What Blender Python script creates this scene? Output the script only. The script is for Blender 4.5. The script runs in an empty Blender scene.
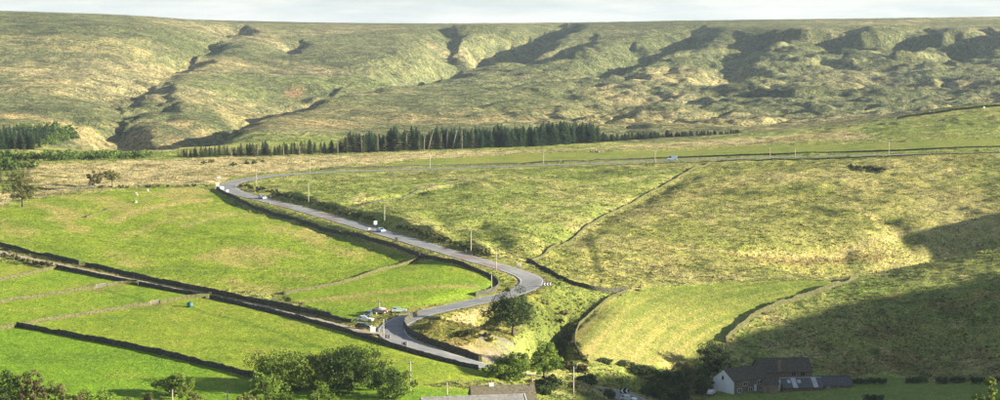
import bpy, bmesh, math, random
import numpy as np
from mathutils import Vector, Matrix

# ------------------------------------------------------------------ camera, sky, sun, exposure
scene = bpy.context.scene
COL = scene.collection
F = 1866.0                       # focal length in pixels of a 1000 px wide picture
PITCH = math.atan(140.0 / F)     # eye level lies at row 60
SUN_AZ, SUN_EL = math.radians(97), math.radians(14.2)

cam_data = bpy.data.cameras.new("camera")
cam_data.sensor_width = 36.0
cam_data.lens = F / 1000 * 36.0
cam_data.clip_start = 0.5
cam_data.clip_end = 30000
cam = bpy.data.objects.new("camera", cam_data)
cam.rotation_euler = (math.radians(90) - PITCH, 0, 0)
COL.objects.link(cam)
scene.camera = cam

world = bpy.data.worlds.new("World")
scene.world = world
world.use_nodes = True
nt = world.node_tree
nt.nodes.clear()
w_out = nt.nodes.new("ShaderNodeOutputWorld")
w_bg = nt.nodes.new("ShaderNodeBackground")
w_sky = nt.nodes.new("ShaderNodeTexSky")
w_sky.sky_type = 'NISHITA'
w_sky.sun_disc = False
w_sky.sun_elevation = SUN_EL
w_sky.sun_rotation = SUN_AZ
w_sky.altitude = 300
w_sky.air_density = 0.8
w_sky.dust_density = 0.6
# thin broken cloud on a flat layer: it closes up towards the horizon in every direction
w_geo = nt.nodes.new("ShaderNodeTexCoord")
w_sep = nt.nodes.new("ShaderNodeSeparateXYZ")
w_z = nt.nodes.new("ShaderNodeMath"); w_z.operation = 'MAXIMUM'; w_z.inputs[1].default_value = 0.0
w_den = nt.nodes.new("ShaderNodeMath"); w_den.operation = 'ADD'; w_den.inputs[1].default_value = 0.10
w_div = nt.nodes.new("ShaderNodeVectorMath"); w_div.operation = 'DIVIDE'
w_cmb = nt.nodes.new("ShaderNodeCombineXYZ")
w_noise = nt.nodes.new("ShaderNodeTexNoise")
w_noise.inputs['Scale'].default_value = 1.9
w_noise.inputs['Detail'].default_value = 8
w_noise.inputs['Roughness'].default_value = 0.58
w_ramp = nt.nodes.new("ShaderNodeValToRGB")
w_ramp.color_ramp.elements[0].position = 0.34
w_ramp.color_ramp.elements[1].position = 0.58
w_inv = nt.nodes.new("ShaderNodeMath"); w_inv.operation = 'SUBTRACT'; w_inv.inputs[0].default_value = 1.0
w_pow = nt.nodes.new("ShaderNodeMath"); w_pow.operation = 'POWER'; w_pow.inputs[1].default_value = 9.0
w_cov = nt.nodes.new("ShaderNodeMath"); w_cov.operation = 'MULTIPLY_ADD'; w_cov.inputs[1].default_value = 0.72; w_cov.inputs[2].default_value = 0.06
w_mul = nt.nodes.new("ShaderNodeMath"); w_mul.operation = 'MULTIPLY_ADD'; w_mul.inputs[1].default_value = 0.16
w_mix = nt.nodes.new("ShaderNodeMix"); w_mix.data_type = 'RGBA'
w_cc = nt.nodes.new("ShaderNodeMix"); w_cc.data_type = 'RGBA'
w_cc.inputs['A'].default_value = (3.6, 4.0, 4.5, 1)
w_cc.inputs['B'].default_value = (5.4, 5.35, 5.3, 1)
w_bg.inputs['Strength'].default_value = 0.05
L = nt.links.new
L(w_geo.outputs['Generated'], w_sep.inputs['Vector'])
L(w_sep.outputs['Z'], w_z.inputs[0]); L(w_z.outputs[0], w_den.inputs[0])
for k in range(3): L(w_den.outputs[0], w_cmb.inputs[k])
L(w_geo.outputs['Generated'], w_div.inputs[0]); L(w_cmb.outputs['Vector'], w_div.inputs[1])
L(w_div.outputs['Vector'], w_noise.inputs['Vector'])
L(w_noise.outputs['Fac'], w_ramp.inputs['Fac'])
L(w_z.outputs[0], w_inv.inputs[1]); L(w_inv.outputs[0], w_pow.inputs[0])
L(w_pow.outputs[0], w_cov.inputs[0])
L(w_ramp.outputs['Color'], w_mul.inputs[0]); L(w_cov.outputs[0], w_mul.inputs[2])
L(w_mul.outputs[0], w_mix.inputs['Factor'])
L(w_ramp.outputs['Color'], w_cc.inputs['Factor']); L(w_cc.outputs['Result'], w_mix.inputs['B'])
L(w_sky.outputs['Color'], w_mix.inputs['A'])
L(w_mix.outputs['Result'], w_bg.inputs['Color'])
L(w_bg.outputs['Background'], w_out.inputs['Surface'])

sun_dir = Vector((math.cos(SUN_EL) * math.sin(SUN_AZ), math.cos(SUN_EL) * math.cos(SUN_AZ), math.sin(SUN_EL)))
sun_data = bpy.data.lights.new("sun", 'SUN')
sun_data.energy = 5.0
sun_data.angle = math.radians(0.53)
sun_data.color = (1.0, 0.93, 0.76)
sun = bpy.data.objects.new("sun", sun_data)
sun.rotation_euler = sun_dir.to_track_quat('Z', 'Y').to_euler()
sun.location = (300, 200, 300)
COL.objects.link(sun)

vs = scene.view_settings
vs.view_transform = 'Standard'
vs.look = 'None'
vs.exposure = 1.88
vs.gamma = 1.0
vs.use_curve_mapping = False
scene.cycles.max_bounces = 4
scene.cycles.diffuse_bounces = 2
scene.cycles.glossy_bounces = 2
scene.cycles.transmission_bounces = 3
scene.cycles.transparent_max_bounces = 4
scene.cycles.volume_bounces = 0

# ------------------------------------------------------------------ noise helpers (numpy)
def _hash(ix, iy, seed):
    h = (ix.astype(np.int64) * 374761393 + iy.astype(np.int64) * 668265263 + seed * 982451653) & 0xFFFFFFFF
    h = ((h ^ (h >> 13)) * 1274126177) & 0xFFFFFFFF
    h = h ^ (h >> 16)
    return (h & 0xFFFFFF) / float(0xFFFFFF)

def vnoise(x, y, seed=0):
    """smooth gradient noise in about -1..1"""
    ix, iy = np.floor(x), np.floor(y)
    fx, fy = x - ix, y - iy
    ux, uy = fx * fx * fx * (fx * (fx * 6 - 15) + 10), fy * fy * fy * (fy * (fy * 6 - 15) + 10)
    def g(ox, oy):
        a = _hash(ix + ox, iy + oy, seed) * 2 * np.pi
        return np.cos(a) * (fx - ox) + np.sin(a) * (fy - oy)
    a = g(0, 0) * (1 - ux) + g(1, 0) * ux
    b = g(0, 1) * (1 - ux) + g(1, 1) * ux
    return (a * (1 - uy) + b * uy) * 1.5

def fbm(x, y, wl, octaves=4, seed=0, gain=0.5):
    out, amp = np.zeros_like(x, dtype=float), 1.0
    for k in range(octaves):
        out += amp * vnoise(x / wl + 17.3 * k, y / wl - 9.1 * k, seed + k)
        wl *= 0.5
        amp *= gain
    return out

def sstep(a, b, x):
    t = np.clip((x - a) / (b - a), 0, 1)
    return t * t * (3 - 2 * t)

# ------------------------------------------------------------------ pixels of the photograph -> rays
CP, SP = math.cos(PITCH), math.sin(PITCH)
def pix_ray(px, py):
    cx, cy = (px - 500.0) / F, -(py - 200.0) / F
    dx, dy, dz = cx, CP + cy * SP, -SP + cy * CP
    h = math.hypot(dx, dy)
    return math.atan2(dx, dy), dz / h            # bearing, slope

# ------------------------------------------------------------------ terrain: control heights -> smooth sheet
CTRL = []
def cpt(px, py, d):
    th, s = pix_ray(px, py)
    CTRL.append((th, math.log(d), s * d))
def wpt(x, y, z):
    CTRL.append((math.atan2(x, y), math.log(math.hypot(x, y)), z))

LEFT = [(400, 395), (380, 415), (360, 438), (340, 463), (320, 490), (300, 520), (280, 552), (260, 590), (240, 632),
        (220, 680), (200, 735), (185, 790), (170, 870), (160, 945), (153, 1020)]
for px in (-120, 20, 140, 260, 380):
    for k, (py, d) in enumerate(LEFT):
        if (k + px // 20) % 2 == 0 or py in (400, 153):
            cpt(px, py, d)
for py, d in [(400, 408), (366, 448), (340, 480), (320, 505), (300, 530), (285, 552), (260, 588), (240, 622), (220, 672), (200, 727), (180, 805), (165, 900), (152, 1020)]:
    cpt(500, py, d)
for py, d in [(400, 470), (385, 485), (362, 508), (320, 545), (292, 577), (270, 612), (240, 662), (200, 760), (165, 885), (150, 1000)]:
    cpt(625, py, d)
for py, d in [(400, 510), (370, 535), (335, 560), (300, 590), (283, 610), (262, 640), (240, 680), (200, 767), (160, 888), (147, 990), (135.5, 1130)]:
    cpt(750, py, d)
for py, d in [(400, 490), (388, 515), (372, 548), (340, 572), (300, 598), (277, 622), (240, 702), (200, 777), (156, 884), (140, 980), (117.5, 1150)]:
    cpt(880, py, d)
for py, d in [(400, 480), (382, 520), (366, 552), (340, 572), (300, 600), (262, 630), (247, 650), (228, 735), (200, 782), (153, 880), (138, 960), (102.5, 1150)]:
    cpt(1000, py, d)
cpt(940, 259, 640)
for x, y, z in [(172, 672, -74), (140, 668, -73), (110, 655, -72.5), (225, 640, -57),
                # hill to the right, outside the frame
                (420, 335, 12), (420, 388, 24), (420, 428, 22), (420, 466, 4), (420, 545, 4), (420, 590, -13), (300, 655, -46), (300, 688, -29), (250, 690, -45), (250, 660, -60), (300, 604, -46), (290, 565, -35), (420, 720, -25), (300, 722, -42), (420, 900, -34), (500, 1150, -20),
                (650, 500, 40), (650, 800, -10), (290, 519, -25.5), (290, 420, -35), (225, 625, -56), (220, 540, -52), (200, 440, -52), (300, 820, -45),
                (-20, 350, -77), (30, 370, -79), (-300, 360, -60), (90, 360, -76), (140, 390, -79), (-500, 600, -45), (-500, 1000, -30), (-100, 360, -74), (330, 200, 5), (-420, 150, -50), (420, -100, 30), (-420, -150, -40)]:
    wpt(x, y, z)
# moorland behind
for px in (-150, 0, 110):
    for py, d in [(140, 1190), (120, 1420), (100, 1660), (80, 1870), (60, 2070), (40, 2260), (26, 2420)]:
        cpt(px, py, d)
cpt(-150, 10, 2680); cpt(0, 12, 2700); cpt(80, 14, 2720); cpt(150, 16.5, 2750); cpt(205, 20.5, 2800)
for px in (270, 400, 520, 640):
    for py, d in [(140, 1150), (125, 1340), (110, 1600), (95, 1850), (80, 2060), (65, 2260), (50, 2430), (38, 2580), (30, 2690)]:
        cpt(px, py, d)
for px, py in [(240, 23), (310, 23.5), (400, 24), (500, 24), (600, 22.5), (700, 20.5)]:
    cpt(px, py, 2950)
for px in (770, 890, 1000, 1120):
    for py, d in [(122 if px < 800 else 116 if px < 900 else 102, 1480), (100, 1750), (85, 1960), (70, 2130), (56, 2290), (46, 2380), (33, 2480), (24, 2700)]:
        cpt(px, py, d)
for px, py in [(800, 19.5), (900, 18.5), (1000, 17.5), (1120, 16)]:
    cpt(px, py, 2980)
for thd, r, z in [(-22, 3600, 80), (-15, 3600, 82), (-8, 3600, 74), (0, 3700, 68), (8, 3700, 72), (15, 3600, 76), (24, 3600, 80), (-15, 6000, 80), (0, 6000, 70), (15, 6000, 75), (30, 2000, 30), (-30, 2000, 40), (30, 1200, 0)]:
    CTRL.append((math.radians(thd), math.log(r), z))
CTRL = np.array(CTRL)

def _phi(r2):
    return 0.5 * r2 * np.log(np.maximum(r2, 1e-12))
_n = len(CTRL)
_P = np.c_[np.ones(_n), CTRL[:, 0], CTRL[:, 1]]
_D2 = ((CTRL[:, None, :2] - CTRL[None, :, :2]) ** 2).sum(-1)
_A = np.zeros((_n + 3, _n + 3))
_A[:_n, :_n] = _phi(_D2) + np.eye(_n) * 2e-5
_A[:_n, _n:] = _P
_A[_n:, :_n] = _P.T
_W = np.linalg.solve(_A, np.r_[CTRL[:, 2], 0, 0, 0])
def tps(th, lr):
    out = _W[_n] + _W[_n + 1] * th + _W[_n + 2] * lr
    for k in range(_n):
        out = out + _W[k] * _phi((th - CTRL[k, 0]) ** 2 + (lr - CTRL[k, 1]) ** 2)
    return out

# bearings: dense inside the view, coarser outside; distances: dense where the ground is seen near
_dense = np.radians(np.arange(-16.6, 16.61, 0.056))
_side = np.radians(16.6 + np.cumsum(np.geomspace(0.08, 4.5, 36)))
TH = np.r_[-_side[::-1], _dense, _side]
_r = [2.0]
while _r[-1] < 7000:
    r = _r[-1]
    if r < 340: st = max(3.0, 20 - r * 0.05)
    elif r < 620: st = 1.15
    elif r < 1120: st = 1.5 if r < 900 else 2.2
    elif r < 2700: st = 3.2 + (r - 1120) * 0.0012
    else: st = 20 + (r - 2700) * 0.06
    _r.append(r + st)
RR = np.array(_r)
J_FAR = int(np.searchsorted(RR, 1125))
# coarse evaluation, then interpolate to the mesh grid
_tc = np.r_[np.radians(np.linspace(math.degrees(TH[0]), -17, 25)), np.radians(np.linspace(-16.8, 16.8, 141)), np.radians(np.linspace(17, math.degrees(TH[-1]), 25))]
_lc = np.r_[np.linspace(math.log(2), math.log(330), 25), np.linspace(math.log(335), math.log(1200), 170), np.linspace(math.log(1210), math.log(RR[-1] + 1), 140)]
_zc = tps(_tc[:, None] + 0 * _lc[None], _lc[None] + 0 * _tc[:, None])
_tmp = np.stack([np.interp(np.log(RR), _lc, row) for row in _zc])           # coarse bearings x all distances
_idx = np.clip(np.searchsorted(_tc, TH) - 1, 0, len(_tc) - 2)
_w = np.clip((TH - _tc[_idx]) / (_tc[_idx + 1] - _tc[_idx]), 0, 1)[:, None]
Z = _tmp[_idx] * (1 - _w) + _tmp[_idx + 1] * _w
# the slope the photographer stands on falls from the camera into the valley
_j = int(np.searchsorted(RR, 345))
Z[:, :_j] = -1.8 + (Z[:, _j:_j + 1] + 1.8) * ((RR[None, :_j] / RR[_j]) ** 0.8)
X = np.sin(TH)[:, None] * RR[None]
Y = np.cos(TH)[:, None] * RR[None]

_J0 = int(np.searchsorted(RR, 330))
def ground_hit(px, py, r0=None):
    """where the view ray through a pixel first meets the ground"""
    th, s = pix_ray(px, py)
    i = int(np.clip(np.searchsorted(TH, th) - 1, 0, len(TH) - 2))
    w = (th - TH[i]) / (TH[i + 1] - TH[i])
    zc = Z[i] * (1 - w) + Z[i + 1] * w
    j0 = _J0 if r0 is None else int(np.searchsorted(RR, r0))
    g = zc - s * RR
    hit = np.nonzero(g[j0:] > 0)[0]
    if len(hit) == 0:
        r = 2900.0
    else:
        j = j0 + int(hit[0])
        if j == j0: r = RR[j]
        else:
            t = g[j - 1] / (g[j - 1] - g[j])
            r = RR[j - 1] + t * (RR[j] - RR[j - 1])
    return np.array([math.sin(th) * r, math.cos(th) * r, np.interp(r, RR, zc)])

def ground_z(x, y):
    """terrain height at world points (arrays or floats)"""
    x, y = np.asarray(x, float), np.asarray(y, float)
    th, r = np.arctan2(x, y), np.hypot(x, y)
    i = np.clip(np.searchsorted(TH, th) - 1, 0, len(TH) - 2)
    j = np.clip(np.searchsorted(RR, r) - 1, 0, len(RR) - 2)
    a = np.clip((th - TH[i]) / (TH[i + 1] - TH[i]), 0, 1)
    b = np.clip((r - RR[j]) / (RR[j + 1] - RR[j]), 0, 1)
    return (Z[i, j] * (1 - a) + Z[i + 1, j] * a) * (1 - b) + (Z[i, j + 1] * (1 - a) + Z[i + 1, j + 1] * a) * b

def smooth_line(pts, step, passes=2):
    """resample a world polyline evenly after rounding its corners"""
    p = np.asarray(pts, float)
    for _ in range(passes):
        q = [p[0]]
        for a, b in zip(p[:-1], p[1:]):
            q += [a * 0.75 + b * 0.25, a * 0.25 + b * 0.75]
        q.append(p[-1])
        p = np.array(q)
    s = np.r_[0, np.cumsum(np.hypot(*(np.diff(p[:, :2], axis=0).T)))]
    n = max(2, int(s[-1] / step) + 1)
    t = np.linspace(0, s[-1], n)
    return np.stack([np.interp(t, s, p[:, k]) for k in range(p.shape[1])], 1)

def world_line(pix, step=2.0, passes=2, r0=None):
    return smooth_line([ground_hit(px, py, r0) for px, py in pix], step, passes)

def poly_dist(x, y, line, reach):
    """distance, signed side (+ = left of travel) and position along a polyline; inf beyond reach"""
    sh = x.shape
    x, y = x.ravel(), y.ravel()
    lo, hi = line[:, :2].min(0) - reach, line[:, :2].max(0) + reach
    sel = np.nonzero((x > lo[0]) & (x < hi[0]) & (y > lo[1]) & (y < hi[1]))[0]
    D, S, T = np.full(x.shape, 1e9), np.zeros(x.shape), np.zeros(x.shape)
    if len(sel):
        px, py = x[sel], y[sel]
        bd, bs, bt = np.full(len(sel), 1e18), np.zeros(len(sel)), np.zeros(len(sel))
        n = len(line) - 1
        for k in range(n):
            ax, ay = line[k, :2]
            bx, by = line[k + 1, :2]
            ex, ey = bx - ax, by - ay
            l2 = ex * ex + ey * ey + 1e-12
            t = np.clip(((px - ax) * ex + (py - ay) * ey) / l2, 0, 1)
            qx, qy = px - ax - t * ex, py - ay - t * ey
            d2 = qx * qx + qy * qy
            m = d2 < bd
            bd = np.where(m, d2, bd)
            bs = np.where(m, np.sign(ex * qy - ey * qx), bs)
            bt = np.where(m, (k + t) / n, bt)
        D[sel], S[sel], T[sel] = np.sqrt(bd), bs, bt
    return D.reshape(sh), S.reshape(sh), T.reshape(sh)

def in_poly(x, y, poly):
    c = np.zeros(x.shape, bool)
    n = len(poly)
    for k in range(n):
        x0, y0 = poly[k][:2]
        x1, y1 = poly[(k + 1) % n][:2]
        if y0 == y1: continue
        m = ((y0 > y) != (y1 > y)) & (x < (x1 - x0) * (y - y0) / (y1 - y0) + x0)
        c ^= m
    return c

# ---- moorland relief: hummocks, then the cloughs (stream cuts) and scarps
JM = J_FAR - 30
SPURS = [(world_line(p, 12, 1, 1130), h, d) for p, h, d in [
    ([(330, 88), (300, 98), (275, 107)], 7, 8),
    ([(232, 118), (210, 128), (186, 143)], 8, 8)]]
mx, my = X[:, JM:], Y[:, JM:]
mr = RR[None, JM:] + 0 * mx
mth = np.degrees(TH)[:, None] + 0 * mx
amp = sstep(1130, 1450, mr) * (1 - 0.93 * sstep(2330, 2650, mr))
rightness = 0.34 + 0.66 * sstep(-3.0, 4.0, mth)
warp = fbm(mx, my, 260, 2, 5) * 45
relief = fbm(mx + warp, my, 300, 2, 11) * 4.5 + (1 - np.abs(fbm(mx, my + warp, 170, 3, 21))) ** 2 * 3.6 - 2.0 \
    + fbm(mx, my, 62, 4, 31, 0.62) * 2.9 - (1 - np.abs(fbm(mx + warp * 0.5, my, 95, 2, 35))) ** 4 * 3.6 + fbm(mx, my, 26, 2, 41) * 1.2
Z[:, JM:] += relief * 1.2 * amp * rightness
Z[:, JM:] += fbm(mx, my, 14, 2, 61) * 0.35 * sstep(1100, 1200, mr)

MOOR_CUTS = [  # pixels, half width m, depth m, steepness of the right bank
    ([(246, 27), (236, 31), (215, 42), (195, 55), (176, 66), (148, 83), (130, 96), (124, 108), (130, 124), (142, 140)], 30, 5),
    ([(243, 27), (236, 32)], 26, 15), ([(214, 40), (203, 47)], 30, 17), ([(192, 54), (178, 65)], 32, 17), ([(152, 80), (142, 87)], 28, 13), ([(136, 92), (126, 98)], 30, 11), ([(160, 99), (148, 106)], 26, 12), ([(126, 116), (134, 128), (142, 134)], 34, 18), ([(220, 124), (206, 132), (190, 142)], 34, 14),
    ([(440, 76), (400, 83), (350, 89), (300, 101), (268, 110), (232, 120), (205, 132), (186, 146)], 40, 20),
    ([(453, 29), (450, 38), (449, 52), (440, 70)], 26, 16),
    ([(486, 31), (484, 42), (480, 54)], 18, 9),
    ([(498, 30), (494, 44)], 16, 9),
    ([(300, 42), (294, 52)], 20, 9),
    ([(637, 44), (628, 58), (618, 66)], 20, 11),
    ([(708, 30), (696, 40), (690, 46)], 22, 11),
    ([(745, 34), (742, 48), (738, 62), (722, 78)], 26, 14),
    ([(660, 92), (640, 100), (612, 112)], 26, 9),
    ([(780, 70), (750, 76), (720, 84)], 26, 10),
    ([(985, 33), (975, 44), (960, 56)], 30, 17),
    ([(930, 32), (915, 42), (900, 52)], 28, 14),
    ([(858, 31), (846, 40), (832, 48)], 26, 14),
    ([(770, 33), (762, 44), (752, 52)], 24, 12),
    ([(250, 98), (246, 112), (262, 124)], 12, 3.5),
    ([(165, 78), (168, 92), (166, 104)], 10, 3),
]
# the great central clough and its neighbour: a flight of steep-sided scoops, each facing away from the sun
for k, (px, ya, yb) in enumerate([(424, 66, 76), (438, 59, 73), (453, 53, 69), (469, 46, 64), (486, 40, 59), (503, 35, 54), (520, 31, 49), (537, 27, 44), (554, 25, 37)]):
    MOOR_CUTS.append(([(px + 12, ya - 2), (px + 4, (ya + yb) / 2), (px - 8, yb)], 36, 30 if k < 4 else 24 if k < 7 else 16))
for px, ya, yb in [(580, 37, 46), (562, 42, 52), (545, 47, 57), (530, 53, 62)]:
    MOOR_CUTS.append(([(px + 9, ya), (px - 8, yb)], 26, 13))
for px, ya, yb in [(696, 28, 41), (680, 34, 48), (664, 40, 55), (648, 46, 61), (632, 53, 67), (618, 60, 73)]:
    MOOR_CUTS.append(([(px + 9, ya), (px + 2, (ya + yb) / 2), (px - 7, yb)], 28, 17))
cuts = [(world_line(p, 12, 1, 1130), w, d) for p, w, d in MOOR_CUTS]
for line, w, d in cuts:
    wob = fbm(mx, my, 60, 3, 77) * 11
    D, S, T = poly_dist(mx + wob, my - wob, line, w * 2.6)
    taper = (0.30 + 0.70 * np.sin(np.pi * np.clip(T * 0.86 + 0.1, 0, 1))) * (1 + 0.35 * fbm(mx, my, 90, 2, 78))
    De = np.where(S > 0, D / (w * 0.50), D / (w * 1.3))       # the bank facing away from the sun is the steep one
    Z[:, JM:] -= np.where(D < w * 2.5, 1.1 * d * taper * np.exp(-De ** 1.7), 0)
SCARPS = [  # edges of the plateau: a step down towards the camera
    ([(752, 33), (800, 38), (830, 40), (870, 43), (905, 40), (940, 43), (975, 40), (1040, 46)], 45, 16),
    ([(800, 47), (840, 49), (880, 52)], 34, 10), ([(880, 59), (920, 60), (965, 58)], 34, 9),
    ([(820, 60), (855, 63)], 30, 8), ([(735, 72), (765, 74)], 28, 8), ([(740, 92), (790, 94), (850, 92)], 30, 8),
    ([(905, 84), (960, 86), (1010, 84)], 26, 6), ([(440, 32), (475, 30), (505, 30)], 34, 9),
]
for pix, w, d in SCARPS:
    line = world_line(pix, 12, 1, 1130)
    wob = fbm(mx, my, 70, 3, 87) * 26
    D, S, T = poly_dist(mx, my + wob, line, w * 3.2)
    sd = D * S                      # + = beyond the edge
    ends = sstep(0, 0.12, T) * sstep(1, 0.88, T)
    step = np.where(sd > 0, 0.5 * np.exp(-(D / (w * 1.6)) ** 2), -0.5 * np.exp(-(D / (w * 1.6)) ** 2)) * np.tanh(D / (w * 0.16))
    Z[:, JM:] += np.where(D < w * 3.1, d * ends * step, 0)

# the long spur that keeps the central clough in shade: its crest climbs to the plateau
for _sp, hgt, dep in SPURS:
    _wob = fbm(mx, my, 80, 2, 97) * 8
    D, S, T = poly_dist(mx + _wob, my, _sp, 150)
    prof = np.clip(0.62 + 2.2 * T, 0, 1) * sstep(1.0, 0.8, T)
    Z[:, JM:] += np.where(D < 140, hgt * prof * np.where(S > 0, np.exp(-(np.maximum(D - 10, 0) / 75) ** 2), np.exp(-(D / 16) ** 2)), 0)
    D, S, T = poly_dist(mx + _wob, my, _sp - np.array([46.0, 0, 0]), 150)
    Z[:, JM:] -= np.where(D < 140, dep * np.clip(0.7 + T, 0, 1) * sstep(1.0, 0.8, T) * np.exp(-(D / 56) ** 2), 0)
# ---- valley relief
nr = RR[None] + 0 * X
near = sstep(330, 380, nr) * (1 - sstep(1100, 1180, nr))
PASTURE = []   # filled below: smooth fields carry less roughness
# ------------------------------------------------------------------ fields: outlines read off the photograph, laid on the ground
def zone(pix):
    return [ground_hit(px, py) for px, py in pix]
ZONES = {}
ZPIX = {
    'upper_meadow': [(-60, 210), (0, 207), (60, 197), (120, 190), (190, 188), (216, 191), (245, 207), (300, 223), (345, 236), (390, 247), (420, 257), (365, 278), (283, 295), (180, 286), (84, 264), (0, 246), (-60, 236)],
    'field_a': [(-60, 278), (0, 264), (56, 268), (0, 281), (-60, 292)],
    'field_b': [(-60, 293), (0, 281), (56, 268), (134, 280), (95, 289), (0, 303), (-60, 314)],
    'field_c': [(-60, 314), (0, 303), (95, 289), (134, 280), (207, 294), (150, 305), (15, 327), (-60, 340)],
    'field_d': [(15, 327), (150, 305), (207, 294), (270, 312), (330, 327), (365, 339), (420, 353), (490, 369), (500, 380), (400, 388), (300, 386), (262, 379), (200, 364), (120, 346)],
    'field_e': [(-60, 342), (15, 327), (120, 346), (262, 379), (420, 386), (500, 392), (500, 420), (-60, 420)],
    'triangle_field': [(283, 295), (365, 278), (420, 257), (470, 269), (498, 283), (495, 292), (470, 298), (420, 306), (380, 313), (352, 321)],
    'far_strip': [(360, 168), (430, 159), (520, 155), (600, 152), (760, 146.5), (880, 143), (1060, 138.5), (1060, 149), (880, 153), (760, 155), (560, 162)],
    'tan_band': [(-60, 192), (20, 190), (30, 165), (110, 162), (260, 156), (430, 151), (560, 149.5), (700, 139.5), (760, 137), (850, 131), (880, 137), (760, 144), (600, 150), (430, 158), (330, 167), (240, 176), (216, 184), (130, 186), (60, 194), (0, 204), (-60, 206)],
    'stubble': [(578, 322), (600, 303), (628, 291), (700, 284), (770, 280), (838, 279), (830, 287), (775, 306), (750, 317), (725, 342), (690, 362), (640, 366), (586, 363), (576, 350), (574, 338)],
    'right_hill': [(532, 262), (548, 252), (600, 219), (650, 191), (705, 164), (850, 160), (1080, 157), (1080, 232), (1000, 240), (900, 270), (840, 277), (700, 283), (625, 290), (590, 290)],
    'hill_dark': [(690, 205), (730, 188), (800, 186), (862, 200), (886, 228), (840, 246), (760, 248), (706, 236)],
    'spur': [(735, 345), (752, 320), (780, 308), (835, 290), (862, 278), (905, 271), (1000, 249), (1080, 240), (1080, 368), (900, 372), (830, 378), (760, 372), (715, 368)],
    'farm_field': [(690, 402), (720, 396), (780, 394), (850, 386), (880, 374), (1080, 362), (1080, 420), (690, 420)],
    'quarry': [(418, 312), (440, 304), (495, 303), (520, 330), (500, 345), (490, 362), (465, 358), (440, 350), (412, 337), (402, 326)],
    'layby': [(446, 354), (470, 344), (500, 338), (522, 345), (540, 358), (530, 368), (500, 364), (470, 358)],
    'pale_earth': [(440, 317), (458, 312.5), (478, 308.5), (494, 306), (499, 311), (476, 314), (452, 319)],
    'verge_bank': [(425, 253), (470, 266), (505, 284), (504, 294), (450, 304), (380, 315), (352, 322), (352, 318), (400, 309), (470, 297), (498, 290), (490, 277), (460, 267)],
}
for k, p in ZPIX.items():
    ZONES[k] = zone(p)
JA = max(0, _J0 - 20)
nx, ny = X[:, JA:J_FAR + 30], Y[:, JA:J_FAR + 30]
JS = slice(JA, J_FAR + 30)
wx, wy = nx + fbm(nx, ny, 16, 3, 201) * 2.0, ny + fbm(nx, ny, 16, 3, 202) * 2.0
MASK = {k: in_poly(wx, wy, p).astype(float) for k, p in ZONES.items()}
smooth = np.maximum.reduce([MASK[k] for k in ('field_a', 'field_b', 'field_c', 'field_d', 'field_e', 'triangle_field', 'far_strip', 'stubble', 'farm_field')])
semi = MASK['upper_meadow']
rough_w = np.clip(1 - smooth * 0.92 - semi * 0.6, 0.05, 1)
# hummocky turf: metre-scale lumps, stronger on rough ground
nn = near[:, JS]
Z[:, JS] += nn * (fbm(nx, ny, 60, 2, 301) * 0.9 * np.clip(rough_w + 0.25, 0, 1) + fbm(nx, ny, 13, 2, 311) * 0.42 * rough_w
                  + fbm(nx, ny, 4.2, 2, 321) * 0.22 * rough_w + fbm(nx, ny, 7, 2, 331) * 0.05)

def carve(pix, w, d, seed, r0=None, profile=2.0):
    carve_w([ground_hit(px, py, r0)[:2] for px, py in pix], w, d, seed, profile)
def carve_w(pts, w, d, seed, profile=2.0):
    line = smooth_line(pts, 4, 2)
    wob = fbm(nx, ny, 15, 2, seed) * w * 0.15
    D, S, T = poly_dist(nx + wob, ny + wob, line, w * 3)
    ends = sstep(0, 0.15, T) * sstep(1.0, 0.9, T)
    Z[:, JS] -= np.where(D < w * 2.8, d * ends * np.exp(-(D / w) ** profile), 0)
# stream gully under the hay field, and the cuts in the rough slopes
carve([(600, 296), (580, 308), (560, 324), (552, 344), (556, 362), (580, 379), (612, 387), (655, 391), (690, 396)], 6, 3.0, 401)
# sunken hollow between the mound and the hay field, kept in shade by its steep far bank
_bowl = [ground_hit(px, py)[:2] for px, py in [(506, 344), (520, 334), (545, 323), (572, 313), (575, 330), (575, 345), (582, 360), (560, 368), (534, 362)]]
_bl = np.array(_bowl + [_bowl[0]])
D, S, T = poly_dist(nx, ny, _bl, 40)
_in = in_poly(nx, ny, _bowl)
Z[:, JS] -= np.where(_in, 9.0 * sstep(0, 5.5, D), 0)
carve([(424, 319), (450, 318), (478, 318), (500, 323)], 5, 4.2, 421, None, 3.0)
carve([(540, 300), (548, 312), (560, 330)], 4, 1.5, 420)
carve_w([(240, 700), (200, 682), (172, 671), (140, 662), (112, 650), (90, 634)], 17, 7.5, 403)
carve([(700, 168), (650, 192), (600, 220), (540, 254)], 7, 1.6, 404)
carve([(330, 214), (400, 199), (430, 187), (470, 181)], 4, 1.2, 405)
carve([(470, 222), (492, 240), (510, 258)], 6, 2.0, 406)
carve([(430, 215), (455, 232), (470, 246)], 6, 1.8, 407)
carve([(880, 214), (905, 232), (900, 250)], 7, 2.4, 408)
carve([(650, 246), (720, 257), (800, 259), (860, 250)], 5, 1.2, 409)
carve([(790, 205), (840, 218), (880, 232)], 5, 1.3, 410)
carve([(845, 168), (885, 170)], 5, 1.8, 411)
carve([(100, 215), (130, 224), (165, 238)], 5, 0.5, 412)
carve([(560, 242), (600, 228), (640, 225)], 6, 0.7, 413)
# spoil bank inside the hairpin, standing above the lower road
_qc = ground_hit(456, 334)
_q = np.exp(-(((nx - _qc[0]) / 11) ** 2 + ((ny - _qc[1]) / 7) ** 2) ** 1.5)
Z[:, JS] += 2.6 * _q

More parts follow.
